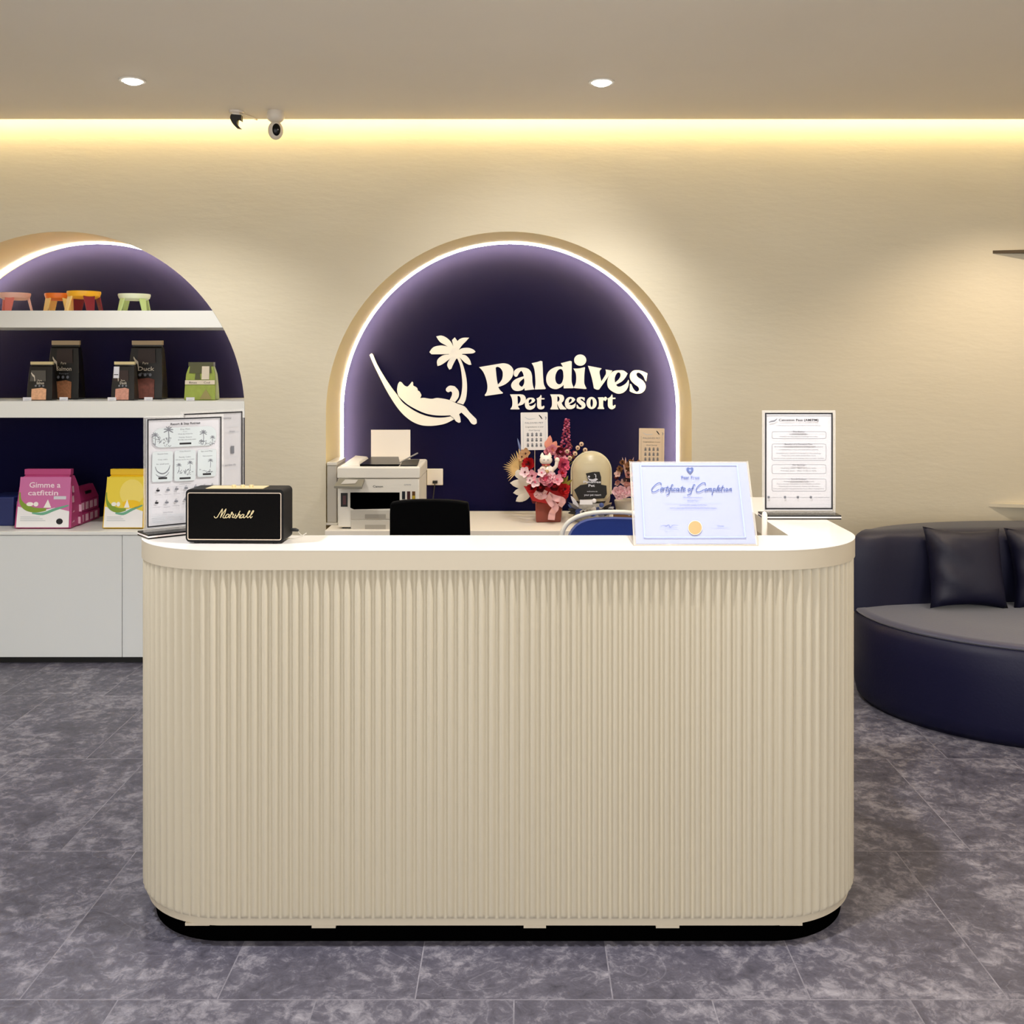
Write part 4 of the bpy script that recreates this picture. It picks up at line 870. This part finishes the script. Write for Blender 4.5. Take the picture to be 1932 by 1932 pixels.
def palm(m, fr, x, y, s, mt, h):
    m.ribbon(fr, [(x, y), (x+s*.05, y-s*.5), (x, y-s)], s*.07, mt, h=h)
    for i, a in enumerate((-160, -120, -85, -50, -15, 20, 160)):
        c_a, s_a = math.cos(math.radians(a)), math.sin(math.radians(a)); m.ribbon(fr, [(x, y-s), (x+c_a*s*.2, y-s+s_a*s*.22), (x+c_a*s*.42, y-s+s_a*s*.36+s*.05)], s*.09, mt, h=h+.00003*i, taper=True)
def content_left(m, W_, H_):
    fr = Fr((0, -.0004, 0)); hm = homog([(163, 220), (1238, 178), (1262, 1525), (190, 1615)], [(-W_/2+.008, H_+.005), (W_/2-.008, H_+.005), (W_/2-.008, .026), (-W_/2+.008, .026)]); fr.map = hm
    inv = homog([(-W_/2+.008, H_+.005), (W_/2-.008, H_+.005), (W_/2-.008, .026), (-W_/2+.008, .026)], [(163, 220), (1238, 178), (1262, 1525), (190, 1615)])
    f2 = Fr((0, -.0004, 0)); frame_poly(m, f2, -W_/2+.008, .026, W_/2-.008, H_+.005, .004, .004, M_ink, .0003)
    h = .0005
    def T(s, x, y, sz, w, mt=M_ink2, b=0):
        v, f, w0 = text_tris(s, b); sx = w/w0
        m.add([fr.p(x-w/2+a*sx, y-bb*sz-(a*sx-w/2)*.05, h+.0003) for a, bb in v], f, mt)
    T('Resort & Stay Retreat', 715, 285, 40, 430, M_ink, .02)
    pn = mat('panel_tint', '#c3cacc', .7)
    def panel(x0, y0, x1, y1, r): m.prism(fr, [(a, b-(a-x0)*.045) for a, b in rrect(x0, y0, x1, y1, r)], pn, h=h)
    panel(250, 340, 1165, 590, 110); panel(245, 640, 540, 1030, 30); panel(565, 620, 870, 1020, 30); panel(900, 610, 1170, 965, 30)
    for x, y, s in ((470, 530, 170), (975, 520, 130), (280, 560, 130), (630, 900, 90), (1085, 840, 90), (1110, 540, 90), (790, 880, 100)): palm(m, fr, x, y, s, M_ink2, h+.0003)
    random.seed(3)
    for x0, x1, y0, y1, n in ((260, 520, 450, 560, 34), (920, 1140, 480, 540, 26), (590, 840, 860, 930, 26), (930, 1130, 870, 900, 14)):
        for i in range(n):
            x, y = random.uniform(x0, x1), random.uniform(y0, y1); m.ribbon(fr, [(x, y), (x+random.uniform(-25, 25), y+random.uniform(-18, 18)), (x+random.uniform(-30, 30), y+random.uniform(-10, 20))], 6, M_ink2, h=h+.0002)
    m.ribbon(fr, parse('290,830 310,880 350,910 400,920 450,900 485,860 500,810', 4, False), 16, M_ink2, h=h+.0003, taper=True); m.ribbon(fr, parse('300,930 340,955 400,960 450,945 490,900', 4, False), 12, M_ink2, h=h+.0003, taper=True)
    for s, x, y, sz, w in (('Day Pass', 712, 352, 26, 140), ('from', 710, 380, 16, 60), ('Whole day of island fun', 715, 412, 22, 210), ('Weekdays  Weekends', 715, 455, 22, 190), ('8am to 8pm, meals and play included', 740, 485, 22, 260), ('Snooze Suite', 395, 672, 22, 150), ('Cosy cabin', 395, 745, 22, 140), ('for small pets', 395, 803, 24, 180), ('Club Resort', 715, 637, 24, 160), ('Family Cabin', 715, 712, 24, 170), ('with sea view for two or more', 715, 742, 20, 270), ('Spa and Play', 1030, 635, 24, 170), ('Wash and groom', 1040, 695, 20, 140), ('Included Services', 722, 1055, 20, 170), ('Stay Rates', 485, 1420, 18, 140)): T(s, x, y, sz, w)
    for x, y, w in ((718, 530, 170), (400, 978, 125), (722, 978, 160), (1037, 925, 120)): m.ribbon(fr, [(x-w/2, y+w*.02), (x+w/2, y-w*.02)], 24, M_ink, h=h+.0003)
    for i, (x, y) in enumerate(((335, 1137), (480, 1130), (605, 1118), (740, 1105), (320, 1295), (465, 1290), (600, 1275), (735, 1250), (880, 1090), (1010, 1085), (1120, 1075))):
        mt = M_ink if i in (0, 4) else M_ink2; m.prism(fr, circ(x, y, 28, 15, 9), mt, h=h); m.ribbon(fr, [(x-12, y-20), (x+5, y-32)], 8, mt, h=h)
        T('play time' if i % 2 else 'grooming', x, y+60, 15, 90)
    rr_line(m, fr, 245, 1085, 1190, 1440, 10, 3, M_ink3, h=h)
    for i in range(5): m.ribbon(fr, [(260, 1470+20*i), (440+10*i, 1462+20*i)], 5, M_ink3, h=h); m.ribbon(fr, [(480, 1455+18*i), (735, 1440+18*i)], 4, M_ink3, h=h)
sign_stand((-.990, 3.015, ZT), math.radians(39), .238, .333, 'front clear sign holder with illustrated price sheet on the left corner of the counter', content_left)
def content_left2(m, W_, H_):
    fr = Fr((0, -.0004, 0)); frame_poly(m, fr, -W_/2+.008, .026, W_/2-.008, H_+.005, .004, .004, M_ink, .0003)
    h = .0005
    for s, x, y, w in (('Grooming Menu', 0, .315, .13), ('from', .07, .27, .02), ('Bath and blow dry', .055, .16, .06)): m.text(fr, s, x, y, .011, M_ink2, h=h, width=w)
    m.prism(fr, rect(.065, .20, .078, .225), M_ink2, h=h)
    for y in (.29, .27, .19, .15): m.ribbon(fr, [(.05, y), (.095, y)], .0008, M_ink3, h=h)
sign_stand((-1.000, 3.33, ZT), math.radians(52), .238, .333, 'rear clear sign holder mostly hidden behind the illustrated price sheet', content_left2)
# ---- certificate in slanted acrylic
ct = empty('certificate_holder', (.474, 2.82, ZT), 'clear slanted holder with bluish certificate of completion on the counter front', 'certificate holder', local=True)
o = Vector((X(1313, 2.80)-.474, 2.80-2.82, .002)); tp = Vector((X(1299.5, 2.94)-.474, 2.94-2.82, 1.282-ZT)); upv = (tp-o); LH = upv.length
fr = Fr(o, (1, 0, 0), upv); WW = .338
M4 = Matrix((fr.ex, -fr.n, fr.ey)).transposed().to_4x4(); M4.translation = o
MB().box(-WW/2, WW/2, .0008, .003, 0, LH, M_acryl, M4).build('acrylic_front', ct)
MB().box(-WW/2+.007, WW/2-.004, .0035, .0042, .006, LH-.003, M_bluepaper, M4).build('certificate_sheet', ct)
MB().box(-WW/2, WW/2, .0048, .007, 0, LH, M_acryl, M4).build('acrylic_back', ct)
MB().box(-WW/2, WW/2, -.012, .14, 0, .002, M_acryl).build('acrylic_foot', ct)
MB().tube([o+Vector((-WW/2, 0, 0)), o+Vector((-WW/2, 0, 0))+upv], .0012, M_acryledge, 6).tube([o+Vector((WW/2, 0, 0)), o+Vector((WW/2, 0, 0))+upv], .0012, M_acryledge, 6).tube([o+Vector((-WW/2, 0, 0)), o+Vector((WW/2, 0, 0))], .0012, M_acryledge, 6).build('acrylic_edges', ct)
MB().add([o+Vector((-.05, .14, 0)), o+Vector((.05, .14, 0)), tp+Vector((.05, .004, -.02)), tp+Vector((-.05, .004, -.02))], [(0, 1, 2, 3)], M_acryl).build('back_leg', ct)
fr.map = homog([(55, 62), (1705, 62), (1855, 1275), (110, 1275)], [(-WW/2, LH), (WW/2, LH), (WW/2, 0), (-WW/2, 0)])
h = .0004
m = MB(); f2 = Fr(o, (1, 0, 0), upv)
bx0, by0, bx1, by1 = fr.map(250, 1170)[0], fr.map(250, 1165)[1], fr.map(1690, 1170)[0], fr.map(210, 108)[1]
frame_poly(m, f2, bx0, by0, bx1, by1, .0042, .0032, M_blueline, h)
def st(q, w=9, taper=True, mt=M_blueink): m.ribbon(fr, parse(q, 5, False), w, mt, h=h, taper=taper)
CS = ['495,405 485,375 445,380 395,420 362,465 372,502 410,500 465,465', '490,480 520,452 503,443 485,470 495,496 525,482', '520,492 535,448 550,455', '585,420 560,488 580,488', '555,445 602,440', '602,455 590,488 606,486', '662,412 645,400 620,470 600,530 568,550', '605,455 648,450', '652,455 640,488 658,486',
      '700,455 676,455 665,485 695,490', '742,455 715,457 706,485 726,488 746,455 740,488 755,484', '795,420 768,488 790,488', '765,445 808,440', '800,480 832,455 815,446 800,472 810,495 835,480', '893,452 872,468 880,492 905,470 890,450', '972,412 950,400 925,470 905,530 858,550', '915,457 955,450',
      '1115,405 1105,375 1065,380 1015,420 985,465 995,503 1040,500 1095,470', '1128,455 1106,475 1115,493 1140,475 1125,455', '1148,490 1160,452', '1152,468 1176,452 1172,490', '1175,468 1198,452 1194,490 1205,486', '1228,450 1205,550', '1222,465 1250,455 1246,485 1220,488', '1302,405 1265,488 1283,490', '1290,480 1322,455 1305,446 1290,472 1300,495 1322,482',
      '1362,410 1332,488 1352,488', '1335,445 1378,440', '1385,455 1372,488 1388,486', '1418,452 1400,472 1410,492 1432,475 1415,452', '1445,490 1458,452', '1450,470 1478,452 1470,488 1486,484']
for q in CS: st(q, 11, False)
m.prism(fr, parse('*902,248 860,205 848,170 870,152 *897,166 925,150 945,172 935,205', 4), M_blueink, h=h); m.prism(fr, parse('*900,215 880,190 *897,180 915,190', 4), M_bluepaper, h=h+.0003)
m.text(fr, 'Fear', 832, 315, 58, M_blueink, h=h, width=112, ysign=-1, bold=.02); m.text(fr, 'Free', 970, 315, 58, M_blueink, h=h, width=120, ysign=-1)
for s, x, y, sz, w in (('Animal Happiness Expert', 910, 345, 15, 255), ('This certificate is awarded to', 935, 592, 22, 270), ('Pet Care Team', 940, 640, 28, 155), ('has successfully completed the Fear Free', 945, 702, 22, 380), ('Fear Free Boarding and Daycare Individual Certification Program', 945, 745, 24, 655), ('Director', 610, 1058, 20, 140), ('Date', 1330, 1004, 26, 90), ('Certificate of Completion', 1420, 1150, 14, 440)): m.text(fr, s, x, y, sz, M_blueink if sz > 21 else M_blueline, h=h, width=w, ysign=-1)
for q in ([(540, 662), (1325, 662)], [(460, 1018), (740, 1018)], [(1190, 1012), (1460, 1012)]): m.ribbon(fr, q, 3, M_blueline, h=h)
st('480,1000 540,985 560,1000 600,980 620,1015 660,985 730,990', 6)
m.build('printed_text', ct, smooth=False)
m = MB(); m.prism(fr, circ(970, 1022, 100, 104, 40), mat('seal_rim', '#e3d6cf', .5), h=h); m.prism(fr, [(970+(94+2*math.cos(i*PI))*math.cos(2*PI*i/60), 1022+(98+2*math.cos(i*PI))*math.sin(2*PI*i/60)) for i in range(60)], M_gold, h=h+.0003); m.build('gold_seal', ct, smooth=False)
# ================================================================= CHAIRS
def rot_pts(v, c, a): return v
ch = empty('office_chair', (X(811, 4.35), 4.2, 0), 'black high-backed office chair between the counter and the printer', 'chair')
cxx = X(811, 4.40); wb_ = 74*4.40/F
m = MB(); rings = []
for i in range(9):
    z = .50+(1.0-.50)*i/8; f = 1+.06*(1-i/8); y = 4.40+.03*math.sin(PI*i/8)-.0
    hw = wb_*f*(1 if i < 8 else .985)
    zt = (lambda u: z if i < 8 else Z(942, 4.4)-.010*u*u-.0)
    ring_ = []
    for u in np.linspace(-1, 1, 9): ring_.append(Vector((cxx+hw*u, y-.025+.012*u*u*-1, (z if i < 8 else Z(942, 4.4)-.012*abs(u)**3))))
    for u in np.linspace(1, -1, 9): ring_.append(Vector((cxx+hw*u, y+.025, (z if i < 8 else Z(942, 4.4)-.012*abs(u)**3))))
    rings.append(ring_)
# keep top ring at measured height
k = (Z(942, 4.4)-.5)/.5
for i in range(8):
    for v in rings[i]: v.z = .5+(v.z-.5)*k
m.loops(rings, M_chair); m.build('backrest', ch, bevel=.008)
m = MB(); m.loops([[Vector((cxx+a*.23, 4.14+b*.22, z)) for a, b in circ(0, 0, 1, 1, 24)] for z in (.42, .44, .47, .48)], M_chair); m.build('seat', ch, bevel=.01)
MB().tube([(cxx, 4.15, .42), (cxx, 4.15, .10)], .025, M_black).build('gas_column', ch)
MB().tube([(cxx, 4.2, .43), (cxx, 4.38, .44), (cxx, 4.44, .50), (cxx, 4.43, .62)], .015, M_black).build('back_bracket', ch)
for k in range(5):
    a = 2*PI*k/5+.3; e = Vector((cxx+.27*math.cos(a), 4.15+.27*math.sin(a), .07))
    MB().tube([(cxx, 4.15, .11), e], [.02, .012], M_black).build('base_arm', ch)
    MB().lathe([(.0001, -.012), (.024, -.012), (.026, 0), (.024, .012), (.0001, .012)], (e.x, e.y, .028), M_black, 14, M=Matrix.Rotation(PI/2, 3, 'X')).build('caster', ch)
bc = empty('padded_chair', (X(1152, 4.6), 4.45, 0), 'white tube framed chair with padded blue back, partly behind the certificate', 'chair')
D = 4.6; cxb = X(1156, D); hw = 97*D/F; zt = Z(966, D)
m = MB(); pts = [Vector((cxb-hw-.0, D-.0, .02)), Vector((cxb-hw, D, .5)), Vector((cxb-hw, D, zt-.13))]+[Vector((cxb-hw*abs(math.cos(a))**.75*(1 if a < PI/2 else -1), D, zt-.13+.13*math.sin(a)**.8)) for a in [PI*i/24 for i in range(1, 24)]]+[Vector((cxb+hw, D, zt-.13)), Vector((cxb+hw, D, .5)), Vector((cxb+hw, D, .02))]
m.tube(pts, .0105, mat('white_tube', '#ece9e0', .3), 12); m.build('back_frame', bc)
m = MB(); rings = []; zt2 = Z(975, D)
N_ = 32
for yy, s in ((-.022, .90), (-.03, .97), (0, 1), (.025, .97), (.03, .85)):
    rings.append([Vector((cxb+(hw-.022)*s*(abs(math.cos(a))**.6)*(1 if math.cos(a) >= 0 else -1), D+yy, zt2-.14+(.14 if math.sin(a) > 0 else .13)*s*(abs(math.sin(a))**.85)*(1 if math.sin(a) >= 0 else -1))) for a in [2*PI*i/N_ for i in range(N_)]])
m.loops(rings, M_blue); m.build('back_cushion', bc, ang=60)
m = MB(); m.loops([[Vector((cxb+a*.21, 4.38+b*.20, z)) for a, b in rrect(-1, -1, 1, 1, .35, 6)] for z in (.425, .43, .46, .468)], M_blue); m.build('seat', bc, bevel=.008)
for s in (-1, 1): MB().tube([(cxb+s*hw, D, .55), (cxb+s*hw, D-.2, .42), (cxb+s*hw, D-.42, .40), (cxb+s*hw, D-.46, .02)], .0105, MATS['white_tube'], 10).build('leg', bc)
MB().tube([(cxb-hw, D-.3, .412), (cxb+hw, D-.3, .412)], .009, MATS['white_tube'], 8).tube([(cxb-hw, D-.1, .412), (cxb+hw, D-.1, .412)], .009, MATS['white_tube'], 8).build('cross_bar', bc)
# ================================================================= SOFA
SX, SY, SA, SB, SK = 2.46, 4.76, .915, .735, .49
def sofa_outline(ins=0, n=72, ymin=None):
    out = []
    for i in range(n):
        a = 2*PI*i/n; b = SB if math.sin(a) < 0 else SK
        out.append((SX+(SA-ins)*math.cos(a), SY+(b-ins)*math.sin(a)))
    return out
sf = empty('sofa', (SX, SY, 0), 'navy leather curved sofa with rounded seat against the right back wall', 'sofa')
m = MB(); prof = [(.045, .0), (.02, .03), (.008, .08), (.0, .18), (-.005, .28), (0, .36), (.012, .395), (.035, .410), (.06, .415)]
m.loops([[Vector((x, y, z)) for x, y in sofa_outline(i)] for i, z in prof], M_leather); m.build('seat_base', sf, ang=60)
m = MB(); m.loops([[Vector((x, y, z)) for x, y in sofa_outline(i)] for i, z in [(.14, .3), (.022, .400), (.012, .408), (.018, .418), (.05, .423), (.3, .425)]], mat('navy_leather_seat_lit', '#12123a', .5, bump=.06, nscale=90, spec=.6, sheen=.55)); m.build('seat_cushion', sf, ang=60)  # lighter copy of the sofa leather, paints the downlit seat top
def back_outline(ins):
    pts = []
    a0 = math.asin((4.90-SY)/SK)
    for i in range(41):
        a = -.0+PI*i/40
        y = SY+(SK+.0-ins)*math.sin(a); x = SX+(SA+.004-ins)*math.cos(a)
        pts.append((x, max(y, 4.80+ins)))
    # inner concave edge
    for i in range(17):
        t = i/16; x = SX-(SA-.06-ins)+2*(SA-.06-ins)*t
        y = 4.78+ins+.10*math.sin(PI*t)**.6
        pts.append((x, y-ins*0))
    return pts
m = MB()
bp_ = [(.0, .40), (-.004, .5), (-.006, .62), (.0, .70), (.014, .735), (.038, .755), (.07, .765), (.10, .768)]
m.loops([[Vector((x, y, z)) for x, y in back_outline(i)] for i, z in bp_], mat('navy_leather_back_lit', '#06062a', .5, bump=.06, nscale=90, spec=.4, sheen=.22)); m.build('backrest', sf, ang=60)  # leather copy with sheen that paints the lit top of the back
def pillow(cx, cy, cz, s, yaw, lean, roll, label):
    t = empty('throw_pillow', (cx, cy, cz), label, 'pillow', 'navy pillows on the sofa', rot=(-lean, roll, yaw))
    m = MB(); n = 18; vs = []; fs = []
    for side in (-1, 1):
        for i in range(n+1):
            for j in range(n+1):
                u, v = -1+2*i/n, -1+2*j/n
                pin = 1-.11*(1-abs(v)**2)*abs(u)**3; piv = 1-.11*(1-abs(u)**2)*abs(v)**3
                th = ((1-u**4)*(1-v**4))**.6
                wr = .006*math.sin(9*v+4*u)*max(0, -u)*(1-u*u)*3
                vs.append((u*s/2*pin, side*(th*.075)+wr*side, v*s/2*piv+s/2))
    k = (n+1)**2
    for sd in (0, 1):
        for i in range(n):
            for j in range(n):
                q = (sd*k+i*(n+1)+j, sd*k+(i+1)*(n+1)+j, sd*k+(i+1)*(n+1)+j+1, sd*k+i*(n+1)+j+1); fs.append(q if sd == 0 else tuple(reversed(q)))
    m.add(vs, fs, mat('navy_pillow', '#080826', .55, bump=.25, nscale=14, spec=.5)); m.build('cushion', t, ang=180, weld=True)
pillow(X(1822, 4.78), 4.74, .425, .375, math.radians(4), math.radians(16), math.radians(2), 'left navy pillow with pointed corners leaning on the sofa back')
pillow(X(1985, 4.78), 4.74, .425, .375, math.radians(-8), math.radians(16), math.radians(-2), 'right navy pillow on the sofa, cut off at the photo edge')
# ================================================================= CAMERAS on the ceiling
D = 5.07; x = X(520, D)
cm = empty('security_camera', (x, D, ZC), 'white pan and tilt camera with black oval face hanging from the ceiling', 'camera')
wp = mat('camera_white', '#d8cfc2', .35)
MB().lathe([(.0001, 0), (.040, 0), (.042, -.012), (.044, -.028), (.036, -.045), (.022, -.055), (.0001, -.056)], (x, D, ZC), wp, 24).build('mount', cm)
c = Vector((x, D, Z(246, D)))
MB().ell(c, .037, .037, .046, wp, 24, 16).build('camera_head', cm)
nrm = Vector((.35, -.93, -.1)).normalized(); u = nrm.cross(Vector((0, 0, 1))).normalized(); v = u.cross(nrm)
m = MB(); m.lathe([(.0001, .0385), (.012, .0375), (.019, .033), (.021, .028)], c, M_blackg, 24, M=Matrix((u, v*1.45, nrm)).transposed()); m.build('lens_face', cm)
MB().ell(c+nrm*.038+u*-.006, .004, .004, .004, M_ink2, 8, 6).build('lens', cm)
D = 5.07; x = X(446, D)
cm = empty('ceiling_sensor', (x, D, ZC), 'small dark hooked bracket sensor on the ceiling left of the white camera', 'sensor')
MB().lathe([(.0001, 0), (.036, 0), (.034, -.010), (.0001, -.011)], (x, D, ZC), wp, 20).box(x-.016, x+.02, D-.02, D+.02, ZC-.022, ZC-.01, wp).build('mount', cm)
fr = Fr((0, D-.02, 0)); fr.map = lambda a, b: (X(a, D-.02), Z(b, D-.02))
m = MB(); m.prism(fr, parse('*436,215 *455,217 *455,228 *448,224 447,234 *454,242 *446,241 438,232 434,222', 4), M_black, d=.0); m.prism(Fr((0, D+.01, 0)), [(X(a, D-.02), Z(b, D-.02)) for a, b in parse('*436,215 *455,217 *455,228 *448,224 447,234 *454,242 *446,241 438,232 434,222', 4)], M_black, d=.03)
m.build('hooked_body', cm)
MB().tube([(x+.02, D, ZC-.014), (x+.05, D+.10, ZC-.004), (x+.06, YW-.09, ZC-.004)], .004, wp, 8).build('cable', cm)
# ================================================================= LIGHT
def spot(x, y, z, power, color=(1, .95, .88), size=math.radians(120), blend=.6, rad=.05, tgt=None):
    l = bpy.data.lights.new('spot', 'SPOT'); l.energy = power; l.color = color; l.spot_size = size; l.spot_blend = blend; l.shadow_soft_size = rad
    o = bpy.data.objects.new('downlight_or_fill', l); col.objects.link(o); o.location = (x, y, z)
    d = (Vector(tgt)-Vector((x, y, z))) if tgt else Vector((0, 0, -1))
    o.rotation_euler = d.to_track_quat('-Z', 'Y').to_euler(); return o
def area(x, y, z, sx, sy, power, color, tgt):
    l = bpy.data.lights.new('area', 'AREA'); l.shape = 'RECTANGLE'; l.size = sx; l.size_y = sy; l.energy = power; l.color = color
    o = bpy.data.objects.new('ambient_lamp', l); col.objects.link(o); o.location = (x, y, z)
    o.rotation_euler = (Vector(tgt)-Vector((x, y, z))).to_track_quat('-Z', 'Y').to_euler(); return o
for (x, y, pw, c) in [(-1.71, 4.49, 75, (1, .97, .92)), (.349, 4.52, 60, (1, .97, .92)), (2.5, 4.5, 75, (1, .82, .62)),
                      (-1.71, 2.45, 160, (.93, .95, 1)), (.349, 2.45, 190, (1, .97, .93)), (2.4, 2.45, 110, (1, .88, .75)), (-3.4, 3.6, 50, (.92, .96, 1)),
                      (-1.0, .5, 35, (.92, .95, 1)), (1.0, .5, 35, (1, .95, .9))]:
    spot(x, y, ZC-.03, pw, c)
spot(.349, 3.6, ZC-.03, 70, (1, .95, .9), math.radians(58), .8, .05, (-.05, 5.8, 1.35))  # added spot that brightens the logo, no fixture at this point
w = bpy.data.worlds.new('World'); bpy.context.scene.world = w; w.use_nodes = True
w.node_tree.nodes['Background'].inputs[0].default_value = (1, .985, .96, 1); w.node_tree.nodes['Background'].inputs[1].default_value = 2.6
# ================================================================= CAMERA
cd = bpy.data.cameras.new('Camera'); cam = bpy.data.objects.new('Camera', cd); col.objects.link(cam)
cam.location = (0, 0, HC); cam.rotation_euler = (PI/2, 0, 0)
cd.sensor_width = 36; cd.sensor_fit = 'HORIZONTAL'; cd.lens = 36*F/1932; cd.shift_x = -(VX-966)/1932; cd.shift_y = -(966-HY)/1932; cd.clip_start = .05
sc = bpy.context.scene; sc.camera = cam
sc.view_settings.view_transform = 'Standard'; sc.view_settings.look = 'None'; sc.view_settings.exposure = 0
sc.cycles.max_bounces = 8; sc.cycles.transparent_max_bounces = 16; sc.cycles.use_denoising = True
for o in bpy.data.objects:
    if '_local' in o: del o['_local']
